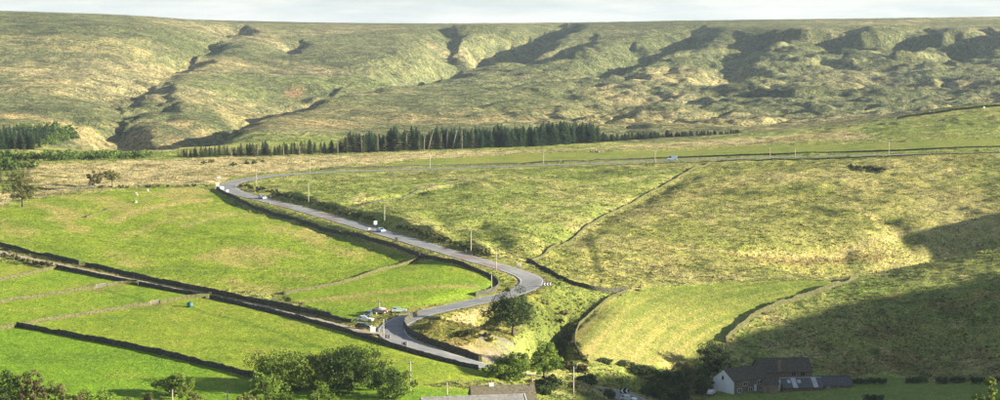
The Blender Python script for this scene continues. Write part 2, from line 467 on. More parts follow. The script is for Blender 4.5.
# level yard cut for the farm
_pa, _pb = ground_hit(720, 394.5), ground_hit(848, 388.5)
_pad = np.array([[_pa[0] - 3, _pa[1] + 5, _pa[2]], [_pb[0], _pb[1] + 5, _pb[2]]])
D, S, T = poly_dist(nx, ny, _pad, 30)
_w = 1 - sstep(8.5, 15, D)
Z[:, JS] = Z[:, JS] * (1 - _w) + (_pad[0, 2] * (1 - T) + _pad[1, 2] * T) * _w
# ---- the road: a graded bench cut into the sheet
ROAD_PIX = [(1060, 150.4), (1000, 152.4), (900, 154.4), (760, 157.6), (650, 161.2), (560, 164.6), (480, 167.4), (430, 169.0), (370, 170.6), (320, 172.4), (280, 174.8), (250, 178.2), (232, 182.5),
            (226, 186.5), (232, 191), (247, 195.5), (268, 200.5), (300, 208.6), (340, 220), (380, 231.6), (420, 243.6), (450, 252), (478, 260), (502, 267), (521, 273), (533, 279), (533, 286), (521, 291),
            (504, 296), (480, 301), (450, 307.5), (425, 312.5), (406, 318), (393, 325), (390, 332), (399, 339.5), (416, 346.5), (440, 354), (465, 360.5), (492, 367.5), (518, 372), (545, 376.5), (573, 382.5), (600, 391), (625, 400), (650, 410)]
road_line = smooth_line([ground_hit(px, py) for px, py in ROAD_PIX], 2.0, 3)
for _ in range(30):
    road_line[1:-1, 2] = (road_line[:-2, 2] + road_line[2:, 2]) / 2
for _ in range(6):
    road_line[1:-1, :2] = (road_line[:-2, :2] + road_line[2:, :2] + 2 * road_line[1:-1, :2]) / 4
ROAD_W = 3.7
TRACK_PIX = [(-60, 236), (0, 252.5), (50, 263), (100, 274), (150, 284), (200, 294), (250, 304.5), (300, 316), (335, 324.5), (360, 331), (384, 333.5)]
track_line = smooth_line([ground_hit(px, py) for px, py in TRACK_PIX], 2.0, 2)
for _ in range(30):
    track_line[1:-1, 2] = (track_line[:-2, 2] + track_line[2:, 2]) / 2

def bench(line, half, shoulder, sink=0.16):
    D, S, T = poly_dist(nx, ny, line, half + shoulder + 12)
    zr = np.interp(T, np.linspace(0, 1, len(line)), line[:, 2])
    w = 1 - sstep(half + 0.9, half + shoulder, D)
    Z[:, JS] = Z[:, JS] * (1 - w) + zr * w
    Z[:, JS] -= np.where(D < half + 0.9, sink, 0)
    return D, S, T
tD, tS, tT = bench(track_line, 1.7, 5)
rD, rS, rT = bench(road_line, ROAD_W, 8)
# cutting on the uphill (far) side of the main descent
_i0 = int(np.argmin(np.hypot(road_line[:, 0] - ground_hit(245, 195)[0], road_line[:, 1] - ground_hit(245, 195)[1]))) / len(road_line)
_i1 = int(np.argmin(np.hypot(road_line[:, 0] - ground_hit(490, 263)[0], road_line[:, 1] - ground_hit(490, 263)[1]))) / len(road_line)
cutm = sstep(_i0, _i0 + 0.03, rT) * sstep(_i1, _i1 - 0.02, rT) * (rS > 0)
# (the far side lies on the left of travel, coming down the hill)
bh = 2.7 + 1.2 * fbm(nx, ny, 30, 2, 501)
Z[:, JS] += cutm * np.where(rD < 70, bh * sstep(ROAD_W + 2.6, ROAD_W + 8.5, rD) * (1 - sstep(16, 62, rD)), 0)
# bank under the outer (near) edge where the road stands above the meadow
Z[:, JS] -= sstep(_i0, _i0 + 0.03, rT) * sstep(_i1, _i1 - 0.02, rT) * (rS < 0) * np.where(rD < 60, 1.3 * sstep(ROAD_W + 3.0, ROAD_W + 9, rD) * (1 - sstep(14, 55, rD)), 0)

# ------------------------------------------------------------------ colour of the ground cover (kept as attributes on the sheet)
C = np.zeros(X.shape + (3,))
A = np.zeros(X.shape)        # roughness of the turf: 0 mown, 1 tussocky
def put(mask, col, sl=JS):
    C[:, sl] = C[:, sl] * (1 - mask[..., None]) + np.array(col)[None, None] * mask[..., None]
def tint(n, lo, hi):
    """0..1 ramp of a noise field"""
    return sstep(lo, hi, n)
OLIVE, STRAW, TAN, GREEN = (0.195, 0.238, 0.066), (0.310, 0.300, 0.128), (0.330, 0.270, 0.135), (0.118, 0.215, 0.022)
C[:] = OLIVE
A[:] = 1.0
n1 = fbm(nx, ny, 70, 4, 601)
n2 = fbm(nx, ny, 22, 4, 602)
n3 = fbm(nx, ny, 7, 3, 603)
put(tint(n1 + 0.5 * n2, -0.05, 0.6) * 0.75, STRAW)
put(tint(n2 + 0.5 * n3, 0.1, 0.7) * 0.6, (0.135, 0.175, 0.038))
H = MASK['right_hill']
put(H, (0.262, 0.262, 0.094))
put(H * tint(n1 + 0.4 * n2 + 0.3 * n3, -0.05, 0.55) * 0.8, (0.182, 0.212, 0.058))
put(H * tint(-n1 + 0.5 * n2, 0.0, 0.6) * 0.7, (0.305, 0.285, 0.132))
put(H * tint(n2 + n3 * 0.6, 0.35, 0.8) * 0.4, (0.17, 0.135, 0.065))
HD = MASK['hill_dark'] * tint(n2 + 0.5 * n3, -0.9, 0.3)
put(HD * 0.7, (0.165, 0.188, 0.052))
put(MASK['tan_band'], (0.380, 0.335, 0.190))
put(MASK['tan_band'] * tint(n1 + 0.7 * n2, 0.0, 0.6) * 0.6, (0.26, 0.24, 0.095))
put(MASK['tan_band'] * tint(n2 + 0.6 * n3, 0.3, 0.8) * 0.6, (0.160, 0.125, 0.07))
S_ = MASK['spur']
put(S_, (0.195, 0.222, 0.070))
put(S_ * tint(n1 * 0.6 + n2, 0.0, 0.5) * 0.6, (0.165, 0.145, 0.066))
put(S_ * tint(-n1 + n2 * 0.5, 0.05, 0.5) * 0.7, (0.145, 0.210, 0.054))
put(S_ * tint(n3 + n2, 0.2, 0.9) * 0.5, (0.25, 0.20, 0.085))
# rush clumps and bleached patches break up the rough pasture
_rg = np.clip(1 - smooth - semi, 0, 1) * nn
n4, n5 = fbm(nx, ny, 9, 3, 641), fbm(nx * 0.7, ny, 38, 3, 642)
put(_rg * tint(n4 + 0.6 * n5, 0.45, 0.75) * 0.7, (0.098, 0.128, 0.036))
put(_rg * tint(fbm(nx, ny, 12, 3, 643) - 0.6 * n5, 0.45, 0.8) * 0.6, (0.335, 0.305, 0.150))
put(MASK['verge_bank'], (0.225, 0.215, 0.068))
for name, col, yel in [('field_a', (0.172, 0.232, 0.022), 0.5), ('field_b', (0.150, 0.228, 0.022), 0.35), ('field_c', (0.152, 0.228, 0.022), 0.35), ('field_d', (0.172, 0.232, 0.026), 0.45),
                       ('field_e', (0.125, 0.220, 0.018), 0.3), ('triangle_field', (0.152, 0.228, 0.022), 0.6), ('far_strip', (0.190, 0.218, 0.050), 0.45), ('farm_field', (0.135, 0.195, 0.045), 0.3)]:
    M = MASK[name]
    put(M, col)
    put(M * tint(n1 * 0.5 + n2 + 0.4 * n3, 0.15, 0.9) * yel, (0.235, 0.235, 0.050))
    put(M * tint(-n2 - 0.5 * n3, 0.1, 0.9) * 0.6, (0.095, 0.165, 0.020))
U = MASK['upper_meadow']
streak = fbm(nx * 0.55 + ny * 0.35, ny * 0.25 - nx * 0.12, 14, 4, 611)
put(U, (0.162, 0.228, 0.026))
put(U * tint(streak + 0.5 * n1 + 0.2 * n3, 0.0, 0.65) * 0.8, (0.285, 0.255, 0.095))
put(U * tint(n2 - streak * 0.4, 0.1, 0.7) * 0.6, (0.105, 0.168, 0.022))
_sc = ground_hit(150, 210)
put(U * np.exp(-(((nx - _sc[0]) / 26) ** 2 + ((ny - _sc[1]) / 22) ** 2)) * tint(n2 + n3, -0.3, 0.4) * 0.8, (0.27, 0.235, 0.085))
ST = MASK['stubble']
_fg = ground_hit(720, 290); _fn = ground_hit(620, 350)
gy = np.clip((ny - _fn[1]) / (_fg[1] - _fn[1]), 0, 1)
put(ST, (0.235, 0.222, 0.078))
put(ST * gy * 0.85, (0.160, 0.210, 0.038))
put(ST * tint(n1 + n2 * 0.6, 0.0, 0.6) * 0.4, (0.150, 0.170, 0.042))
put(MASK['quarry'], (0.185, 0.180, 0.058))
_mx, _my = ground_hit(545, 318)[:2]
put(np.exp(-(((nx - _mx) / 17) ** 2 + ((ny - _my) / 34) ** 2) ** 2) * (1 - ST) * 0.9, (0.098, 0.125, 0.032))  # darker green patch tones down the sunny slope, painting in some gully shade
put(MASK['quarry'] * tint(n2 + n3, 0.1, 0.7) * 0.6, (0.14, 0.16, 0.035))
put(MASK['pale_earth'] * 0.8, (0.27, 0.235, 0.145))
put(MASK['layby'] * tint(n3 + n2, -0.9, 0.1), (0.185, 0.165, 0.150))
_ps = ground_hit(470, 347)
put(np.exp(-(((nx - _ps[0]) / 6) ** 2 + ((ny - _ps[1]) / 4.5) ** 2)) * 0.9, (0.40, 0.32, 0.155))
# trampled earth at the gateways
for _g in [(83, 268), (100, 290), (154, 306.5), (100, 286)]:
    _gp = ground_hit(*_g)
    put(np.exp(-((nx - _gp[0]) ** 2 + (ny - _gp[1]) ** 2) / 5.0 ** 2) * tint(n3 + 0.4, -0.4, 0.5) * 0.75, (0.150, 0.125, 0.062))
# verges along road and track
vg = (1 - sstep(ROAD_W + 1.5, ROAD_W + 5, rD + n3 * 1.5))
put(vg * (1 - smooth * 0.3) * 0.75, (0.185, 0.195, 0.055))
tv = 1 - sstep(2.2, 4.6, tD + n3)
put(tv * 0.85, (0.24, 0.205, 0.085))
put((1 - sstep(ROAD_W + 0.3, ROAD_W + 1.5, rD)) * 0.8, (0.25, 0.225, 0.15))
# wheel-worn paths in the meadows
for pix, wd, cc in [([(106, 290), (130, 298), (158, 304)], 0.8, (0.075, 0.14, 0.016)), ([(186, 307), (215, 315), (245, 322), (330, 352)], 0.8, (0.085, 0.15, 0.018)), ([(158, 306), (165, 318), (180, 330)], 0.7, (0.15, 0.20, 0.03)),
                    ([(112, 222), (150, 207), (192, 200)], 2.6, (0.30, 0.26, 0.11)), ([(120, 236), (160, 222), (215, 212)], 1.6, (0.26, 0.24, 0.09)), ([(186, 226), (232, 213)], 1.6, (0.27, 0.25, 0.10)), ([(300, 302), (380, 292), (470, 286)], 2.0, (0.27, 0.23, 0.09)), ([(640, 240), (700, 252), (790, 256), (860, 252), (900, 236)], 1.6, (0.33, 0.29, 0.14)), ([(830, 200), (870, 216), (905, 232)], 1.5, (0.34, 0.30, 0.15)), ([(590, 230), (592, 252), (600, 272)], 1.0, (0.06, 0.075, 0.02)), ([(600, 225), (640, 205), (690, 175)], 1.2, (0.10, 0.105, 0.03)), ([(730, 255), (810, 259), (880, 256)], 1.2, (0.13, 0.10, 0.045))]:
    D, S, T = poly_dist(nx + n3 * 0.7, ny + n3 * 0.7, world_line(pix, 3, 2), 12)
    put((1 - sstep(wd * 0.5, wd * 2.0, D)) * 0.7, cc)
A[:, JS] = np.clip(1 - smooth * 0.78 - semi * 0.32 - MASK['layby'] * 0.9, 0, 1)
A[:, JS] *= np.where(smooth + semi > 0.5, 1.0, 0.62 + 0.38 * tint(n5 + 0.5 * n2, -0.5, 0.5))
# moorland cover: grass, heather, bleached grass
JM2 = J_FAR - 2
mx, my = X[:, JM2:], Y[:, JM2:]
mr = RR[None, JM2:] + 0 * mx
mth = np.degrees(TH)[:, None] + 0 * mx
mw = sstep(1110, 1190, mr + fbm(mx, my, 60, 3, 700) * 40)
m1, m2, m3 = fbm(mx, my, 420, 4, 701), fbm(mx * 0.6 + my * 0.2, my, 120, 4, 702), fbm(mx, my, 34, 3, 703)
SLM = slice(JM2, None)
put(mw, (0.134, 0.150, 0.078), SLM)
put(mw * tint(m1 + 0.7 * m2 + 0.3 * m3, -0.15, 0.75) * 0.85, (0.086, 0.104, 0.050), SLM)
put(mw * tint(-m1 * 0.6 + m2 + 0.4 * m3, 0.15, 0.8) * 0.8, (0.255, 0.240, 0.145), SLM)
put(mw * tint(m3 + m2 * 0.4, 0.25, 0.8) * 0.65, (0.066, 0.064, 0.038), SLM)
for pix, wd, cc, k in [([(10, 68), (50, 78), (55, 90)], 60, (0.32, 0.285, 0.165), 0.9), ([(0, 40), (90, 45), (150, 55)], 70, (0.29, 0.265, 0.14), 0.7), ([(0, 115), (60, 122), (110, 132), (80, 142)], 28, (0.33, 0.28, 0.15), 0.9), ([(150, 75), (200, 68), (240, 62)], 40, (0.30, 0.265, 0.15), 0.8),
                       ([(700, 72), (640, 85), (600, 100), (570, 112)], 45, (0.33, 0.29, 0.165), 0.9), ([(640, 82), (740, 84), (860, 88), (960, 86)], 40, (0.30, 0.27, 0.15), 0.7), ([(240, 115), (340, 112), (470, 108), (560, 116)], 60, (0.28, 0.25, 0.135), 0.75), ([(180, 130), (260, 127), (330, 118), (420, 120), (500, 122)], 50, (0.30, 0.25, 0.14), 0.85),
                       ([(640, 122), (720, 128), (790, 128)], 60, (0.27, 0.24, 0.12), 0.8), ([(250, 92), (300, 80), (380, 84)], 60, (0.13, 0.175, 0.05), 0.7), ([(520, 95), (580, 95), (540, 108)], 80, (0.08, 0.105, 0.042), 0.8), ([(350, 100), (450, 95), (520, 88)], 70, (0.095, 0.12, 0.05), 0.7)]:
    D, S, T = poly_dist(mx + m3 * 40, my + m2 * 60, world_line(pix, 15, 2, 1130), wd * 3)
    put(mw * (1 - sstep(wd * 0.3, wd * 1.6, D)) * k * tint(m3 * 0.5 + m2 * 0.3, -0.5, 0.3), tuple(0.95 * q for q in cc), SLM)
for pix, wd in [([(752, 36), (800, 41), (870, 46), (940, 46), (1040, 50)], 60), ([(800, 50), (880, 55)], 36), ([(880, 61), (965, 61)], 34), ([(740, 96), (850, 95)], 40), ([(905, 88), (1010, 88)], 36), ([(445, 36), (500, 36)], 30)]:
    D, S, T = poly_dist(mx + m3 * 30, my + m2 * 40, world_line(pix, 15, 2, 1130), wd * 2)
    put(mw * (1 - sstep(wd * 0.4, wd * 1.4, D)) * 0.8, (0.060, 0.072, 0.034), SLM)  # dark heather tone along the scarps, also painting in their shaded faces
_br = ground_hit(294, 94, 1130)
put(mw * np.exp(-(((mx - _br[0]) / 9) ** 2 + ((my - _br[1]) / 28) ** 2)) * 0.8, (0.33, 0.20, 0.13), SLM)

# ------------------------------------------------------------------ materials
MATS = {}
def nodes_of(name):
    m = bpy.data.materials.new(name)
    m.use_nodes = True
    t = m.node_tree
    b = t.nodes['Principled BSDF']
    b.inputs['Specular IOR Level'].default_value = 0.15
    b.inputs['Roughness'].default_value = 0.9
    MATS[name] = m
    return m, t, b
def node(t, kind, **kw):
    n = t.nodes.new(kind)
    for k, v in kw.items():
        if k in n.inputs: n.inputs[k].default_value = v
        else: setattr(n, k, v)
    return n

def mat_ground(name, scales, bumps, contrast):
    m, t, b = nodes_of(name)
    geo = node(t, 'ShaderNodeNewGeometry')
    att = node(t, 'ShaderNodeAttribute'); att.attribute_name = 'cover'
    rgh = node(t, 'ShaderNodeAttribute'); rgh.attribute_name = 'tussock'
    cur = att.outputs['Color']
    hgt = None
    for k, (sc, amt) in enumerate(zip(scales, contrast)):
        n = node(t, 'ShaderNodeTexNoise', Scale=sc, Detail=5.0, Roughness=0.62)
        t.links.new(geo.outputs['Position'], n.inputs['Vector'])
        r = node(t, 'ShaderNodeValToRGB')
        r.color_ramp.elements[0].position, r.color_ramp.elements[1].position = 0.32, 0.68
        lo = (1 - amt * 0.80, 1 - amt * 0.68, 1 - amt * 0.66, 1)
        hi = (1 + amt * 0.95, 1 + amt * 0.76, 1 + amt * 0.55, 1)
        r.color_ramp.elements[0].color, r.color_ramp.elements[1].color = lo, hi
        t.links.new(n.outputs['Fac'], r.inputs['Fac'])
        mx_ = node(t, 'ShaderNodeMix', data_type='RGBA', blend_type='MULTIPLY')
        # rough ground is blotchier than mown ground; fine dark specks paint shade between tussocks
        mp = node(t, 'ShaderNodeMapRange')
        mp.inputs['To Min'].default_value = (0.6, 0.36, 0.46, 0.72)[k]
        t.links.new(rgh.outputs['Fac'], mp.inputs['Value'])
        t.links.new(mp.outputs['Result'], mx_.inputs['Factor'])
        t.links.new(cur, mx_.inputs['A']); t.links.new(r.outputs['Color'], mx_.inputs['B'])
        cur = mx_.outputs['Result']
        bp = node(t, 'ShaderNodeBump', Distance=bumps[k], Strength=1.0)
        mb = node(t, 'ShaderNodeMapRange')
        mb.inputs['To Min'].default_value = 0.22
        t.links.new(rgh.outputs['Fac'], mb.inputs['Value'])
        t.links.new(mb.outputs['Result'], bp.inputs['Strength'])
        t.links.new(n.outputs['Fac'], bp.inputs['Height'])
        if hgt: t.links.new(hgt, bp.inputs['Normal'])
        hgt = bp.outputs['Normal']
    # swaths left by the mower, on the hay field only
    st = node(t, 'ShaderNodeAttribute'); st.attribute_name = 'swath'
    wv = node(t, 'ShaderNodeTexNoise', Scale=1.0, Detail=2.0)
    cmb = node(t, 'ShaderNodeAttribute'); cmb.attribute_name = 'swath_uv'
    t.links.new(cmb.outputs['Vector'], wv.inputs['Vector'])
    r = node(t, 'ShaderNodeValToRGB')
    r.color_ramp.elements[0].position, r.color_ramp.elements[1].position = 0.40, 0.62
    r.color_ramp.elements[0].color, r.color_ramp.elements[1].color = (0.80, 0.90, 0.75, 1), (1.22, 1.12, 1.2, 1)
    t.links.new(wv.outputs['Fac'], r.inputs['Fac'])
    mx_ = node(t, 'ShaderNodeMix', data_type='RGBA', blend_type='MULTIPLY')
    t.links.new(st.outputs['Fac'], mx_.inputs['Factor'])
    t.links.new(cur, mx_.inputs['A']); t.links.new(r.outputs['Color'], mx_.inputs['B'])
    t.links.new(mx_.outputs['Result'], b.inputs['Base Color'])
    t.links.new(hgt, b.inputs['Normal'])
    b.inputs['Specular IOR Level'].default_value = 0.05
    return m
mat_ground('valley_turf', (0.20, 0.62, 1.5, 3.2), (0.9, 0.8, 0.55, 0.3), (0.28, 0.50, 0.80, 0.85))
mat_ground('moor_turf', (0.022, 0.075, 0.20, 0.5), (7.0, 5.5, 3.6, 1.8), (0.30, 0.46, 0.68, 0.85))

# ------------------------------------------------------------------ terrain meshes
SW = np.zeros(X.shape); SW[:, JS] = ST
SUV = np.zeros(X.shape + (3,))
# mowing lines run up the field and fan to the right as the slope turns
_o = ground_hit(576, 350)
_ang = 0.20 + 0.005 * np.clip(X - _o[0], 0, 80)
SUV[..., 0] = ((X - _o[0]) * np.cos(_ang) - (Y - _o[1]) * np.sin(_ang)) * 0.42
SUV[..., 1] = ((X - _o[0]) * np.sin(_ang) + (Y - _o[1]) * np.cos(_ang)) * 0.012

def sheet(name, j0, j1, mat):
    xs, ys, zs = X[:, j0:j1 + 1], Y[:, j0:j1 + 1], Z[:, j0:j1 + 1]
    ni, nj = xs.shape
    v = np.stack([xs, ys, zs], -1).reshape(-1, 3)
    i, j = np.meshgrid(np.arange(ni - 1), np.arange(nj - 1), indexing='ij')
    a = (i * nj + j).ravel()
    f = np.stack([a, a + nj, a + nj + 1, a + 1], 1)[:, ::-1]
    me = bpy.data.meshes.new(name)
    me.vertices.add(len(v)); me.vertices.foreach_set('co', v.ravel())
    me.loops.add(f.size); me.loops.foreach_set('vertex_index', f.ravel().astype(np.int32))
    me.polygons.add(len(f)); me.polygons.foreach_set('loop_start', np.arange(0, f.size, 4, dtype=np.int32))
    me.update(calc_edges=True)
    me.polygons.foreach_set('use_smooth', np.ones(len(f), bool))
    ca = me.attributes.new('cover', 'FLOAT_COLOR', 'POINT')
    ca.data.foreach_set('color', np.concatenate([C[:, j0:j1 + 1].reshape(-1, 3), np.ones((len(v), 1))], 1).ravel().astype(np.float32))
    for nm, arr in (('tussock', A), ('swath', SW)):
        at = me.attributes.new(nm, 'FLOAT', 'POINT'); at.data.foreach_set('value', arr[:, j0:j1 + 1].ravel().astype(np.float32))
    at = me.attributes.new('swath_uv', 'FLOAT_VECTOR', 'POINT'); at.data.foreach_set('vector', SUV[:, j0:j1 + 1].ravel().astype(np.float32))
    me.materials.append(MATS[mat])
    o = bpy.data.objects.new(name, me)
    COL.objects.link(o)
    o['kind'] = 'structure'
    return o
ground = sheet('ground', 0, J_FAR, 'valley_turf')
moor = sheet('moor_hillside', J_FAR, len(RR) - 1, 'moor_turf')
# ------------------------------------------------------------------ object materials
def mat_noise(name, c0, c1, scale, rough=0.9, bump=0.0, detail=4.0, spec=0.2, lo=0.35, hi=0.65, metallic=0.0, coord='Object'):
    m, t, b = nodes_of(name)
    tc = node(t, 'ShaderNodeTexCoord')
    n = node(t, 'ShaderNodeTexNoise', Scale=scale, Detail=detail, Roughness=0.6)
    t.links.new(tc.outputs[coord], n.inputs['Vector'])
    r = node(t, 'ShaderNodeValToRGB')
    r.color_ramp.elements[0].position, r.color_ramp.elements[1].position = lo, hi
    r.color_ramp.elements[0].color, r.color_ramp.elements[1].color = (*c0, 1), (*c1, 1)
    t.links.new(n.outputs['Fac'], r.inputs['Fac'])
    t.links.new(r.outputs['Color'], b.inputs['Base Color'])
    b.inputs['Roughness'].default_value = rough
    b.inputs['Specular IOR Level'].default_value = spec
    b.inputs['Metallic'].default_value = metallic
    if bump:
        bp = node(t, 'ShaderNodeBump', Distance=bump, Strength=0.8)
        t.links.new(n.outputs['Fac'], bp.inputs['Height'])
        t.links.new(bp.outputs['Normal'], b.inputs['Normal'])
    return m
def mat_leaf(name, c0, c1, c2, hue_jit=0.10):
    """foliage: tone varies leaf by leaf, light passes partly through"""
    m, t, b = nodes_of(name)
    at = node(t, 'ShaderNodeAttribute'); at.attribute_name = 'tone'
    oi = node(t, 'ShaderNodeObjectInfo')
    r = node(t, 'ShaderNodeValToRGB')
    e = r.color_ramp.elements
    e[0].position, e[1].position = 0.0, 1.0
    e[0].color, e[1].color = (*c0, 1), (*c2, 1)
    mid = e.new(0.5); mid.color = (*c1, 1)
    t.links.new(at.outputs['Fac'], r.inputs['Fac'])
    hs = node(t, 'ShaderNodeHueSaturation')
    mp = node(t, 'ShaderNodeMapRange')
    mp.inputs['To Min'].default_value, mp.inputs['To Max'].default_value = 1 - hue_jit * 2.2, 1 + hue_jit * 2.2
    t.links.new(oi.outputs['Random'], mp.inputs['Value'])
    t.links.new(mp.outputs['Result'], hs.inputs['Value'])
    t.links.new(r.outputs['Color'], hs.inputs['Color'])
    t.links.new(hs.outputs['Color'], b.inputs['Base Color'])
    tr = node(t, 'ShaderNodeBsdfTranslucent')
    t.links.new(hs.outputs['Color'], tr.inputs['Color'])
    mx_ = node(t, 'ShaderNodeMixShader', Fac=0.28)
    t.links.new(b.outputs['BSDF'], mx_.inputs[1]); t.links.new(tr.outputs['BSDF'], mx_.inputs[2])
    t.links.new(mx_.outputs['Shader'], t.nodes['Material Output'].inputs['Surface'])
    b.inputs['Roughness'].default_value = 0.65
    return m
mat_noise('dry_stone', (0.026, 0.027, 0.020), (0.095, 0.088, 0.060), 1.7, bump=0.12)  # darker copy, mostly for walls seen from their shaded side; shade partly in the colour
mat_noise('lichen_stone', (0.034, 0.036, 0.012), (0.120, 0.112, 0.042), 1.9, bump=0.12)  # lighter, lichen-yellow copy, mostly for walls seen from their sunlit side, and loose stones
mat_noise('asphalt', (0.160, 0.160, 0.163), (0.255, 0.250, 0.240), 0.22, detail=8.0, rough=0.85, spec=0.3)
mat_noise('red_surfacing', (0.190, 0.140, 0.122), (0.230, 0.180, 0.155), 0.8, rough=0.85)
mat_noise('road_paint', (0.58, 0.57, 0.54), (0.78, 0.77, 0.74), 3.0, rough=0.7)
mat_noise('track_stone', (0.24, 0.20, 0.145), (0.42, 0.36, 0.27), 1.2, bump=0.05)
mat_noise('bark', (0.05, 0.040, 0.028), (0.13, 0.105, 0.075), 3.0, bump=0.05)
mat_noise('dead_bark', (0.12, 0.105, 0.075), (0.22, 0.195, 0.14), 3.0)
mat_noise('pole_wood', (0.30, 0.265, 0.20), (0.48, 0.43, 0.34), 2.0, rough=0.8)
mat_noise('weathered_timber', (0.13, 0.11, 0.085), (0.25, 0.22, 0.175), 5.0)
mat_noise('slate', (0.060, 0.062, 0.066), (0.105, 0.105, 0.108), 1.6, rough=0.7, bump=0.02, spec=0.35)
mat_noise('stone_slate', (0.115, 0.095, 0.062), (0.215, 0.185, 0.125), 1.8, bump=0.04)
mat_noise('mossy_slate', (0.055, 0.050, 0.038), (0.115, 0.100, 0.075), 1.6, bump=0.04)
mat_noise('whitewash', (0.74, 0.79, 0.83), (0.88, 0.91, 0.94), 0.7, lo=0.2, hi=0.55)
mat_noise('gritstone', (0.125, 0.095, 0.062), (0.250, 0.195, 0.130), 2.4, bump=0.05)
mat_noise('warm_gritstone', (0.20, 0.14, 0.095), (0.34, 0.25, 0.17), 2.4, bump=0.05)
mat_noise('lead_flashing', (0.36, 0.37, 0.39), (0.50, 0.51, 0.53), 2.0, rough=0.5)
mat_noise('terracotta', (0.42, 0.13, 0.05), (0.55, 0.20, 0.08), 6.0)
mat_noise('white_paint', (0.72, 0.72, 0.70), (0.84, 0.84, 0.82), 5.0, rough=0.5)
mat_noise('black_paint', (0.018, 0.018, 0.020), (0.030, 0.030, 0.032), 5.0, rough=0.5)
mat_noise('red_paint', (0.50, 0.05, 0.03), (0.62, 0.08, 0.05), 5.0, rough=0.5)
mat_noise('orange_paint', (0.52, 0.34, 0.24), (0.60, 0.42, 0.32), 5.0, rough=0.6)
mat_noise('galvanised', (0.34, 0.35, 0.36), (0.50, 0.51, 0.52), 4.0, rough=0.45, metallic=0.6)
mat_noise('tank_plastic', (0.03, 0.10, 0.10), (0.05, 0.14, 0.14), 3.0, rough=0.5)
mat_noise('rubber', (0.012, 0.012, 0.012), (0.025, 0.025, 0.025), 8.0)
mat_noise('wool', (0.60, 0.57, 0.49), (0.80, 0.77, 0.68), 9.0, bump=0.03)
mat_noise('wool_face', (0.05, 0.045, 0.04), (0.10, 0.09, 0.08), 9.0)
mat_noise('bare_earth', (0.12, 0.085, 0.05), (0.24, 0.175, 0.105), 1.2, bump=0.1)
for nm, c in [('silver_blue', (0.42, 0.50, 0.58)), ('light_blue', (0.36, 0.50, 0.66)), ('white', (0.80, 0.80, 0.78)), ('black', (0.02, 0.022, 0.025)), ('red', (0.22, 0.045, 0.035)), ('dark_green', (0.03, 0.07, 0.06)), ('pale_green', (0.30, 0.38, 0.33))]:
    m = mat_noise('paint_' + nm, tuple(x * 0.93 for x in c), c, 1.5, rough=0.28, spec=0.5)
    MATS['paint_' + nm].node_tree.nodes['Principled BSDF'].inputs['Coat Weight'].default_value = 0.6
m, t, b = nodes_of('dark_glass')
n = node(t, 'ShaderNodeTexNoise', Scale=1.3, Detail=2.0)
r = node(t, 'ShaderNodeValToRGB'); r.color_ramp.elements[0].color, r.color_ramp.elements[1].color = (0.012, 0.016, 0.02, 1), (0.04, 0.05, 0.06, 1)
t.links.new(n.outputs['Fac'], r.inputs['Fac']); t.links.new(r.outputs['Color'], b.inputs['Base Color'])
b.inputs['Roughness'].default_value = 0.06; b.inputs['Specular IOR Level'].default_value = 0.6
m, t, b = nodes_of('lamp_lens')
b.inputs['Base Color'].default_value = (0.8, 0.8, 0.76, 1); b.inputs['Roughness'].default_value = 0.1
m, t, b = nodes_of('tail_lens')
b.inputs['Base Color'].default_value = (0.45, 0.02, 0.015, 1); b.inputs['Roughness'].default_value = 0.2
mat_leaf('leaf_ash', (0.052, 0.085, 0.012), (0.110, 0.158, 0.022), (0.195, 0.232, 0.038))
mat_leaf('leaf_oak', (0.030, 0.058, 0.011), (0.062, 0.102, 0.018), (0.120, 0.162, 0.030))
mat_leaf('leaf_olive', (0.075, 0.085, 0.022), (0.125, 0.130, 0.036), (0.195, 0.185, 0.058))
mat_leaf('leaf_lime', (0.068, 0.115, 0.014), (0.130, 0.198, 0.024), (0.215, 0.270, 0.042))
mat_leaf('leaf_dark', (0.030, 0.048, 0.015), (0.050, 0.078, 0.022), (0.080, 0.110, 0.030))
mat_leaf('leaf_brown', (0.085, 0.072, 0.028), (0.135, 0.115, 0.042), (0.195, 0.170, 0.062))
mat_leaf('needles', (0.018, 0.040, 0.018), (0.034, 0.064, 0.026), (0.058, 0.090, 0.032))
mat_leaf('needles_olive', (0.055, 0.062, 0.024), (0.090, 0.098, 0.036), (0.140, 0.140, 0.055))
mat_leaf('needles_young', (0.060, 0.110, 0.020), (0.105, 0.170, 0.028), (0.165, 0.225, 0.045))
mat_leaf('heather', (0.030, 0.034, 0.016), (0.055, 0.055, 0.024), (0.095, 0.085, 0.038))

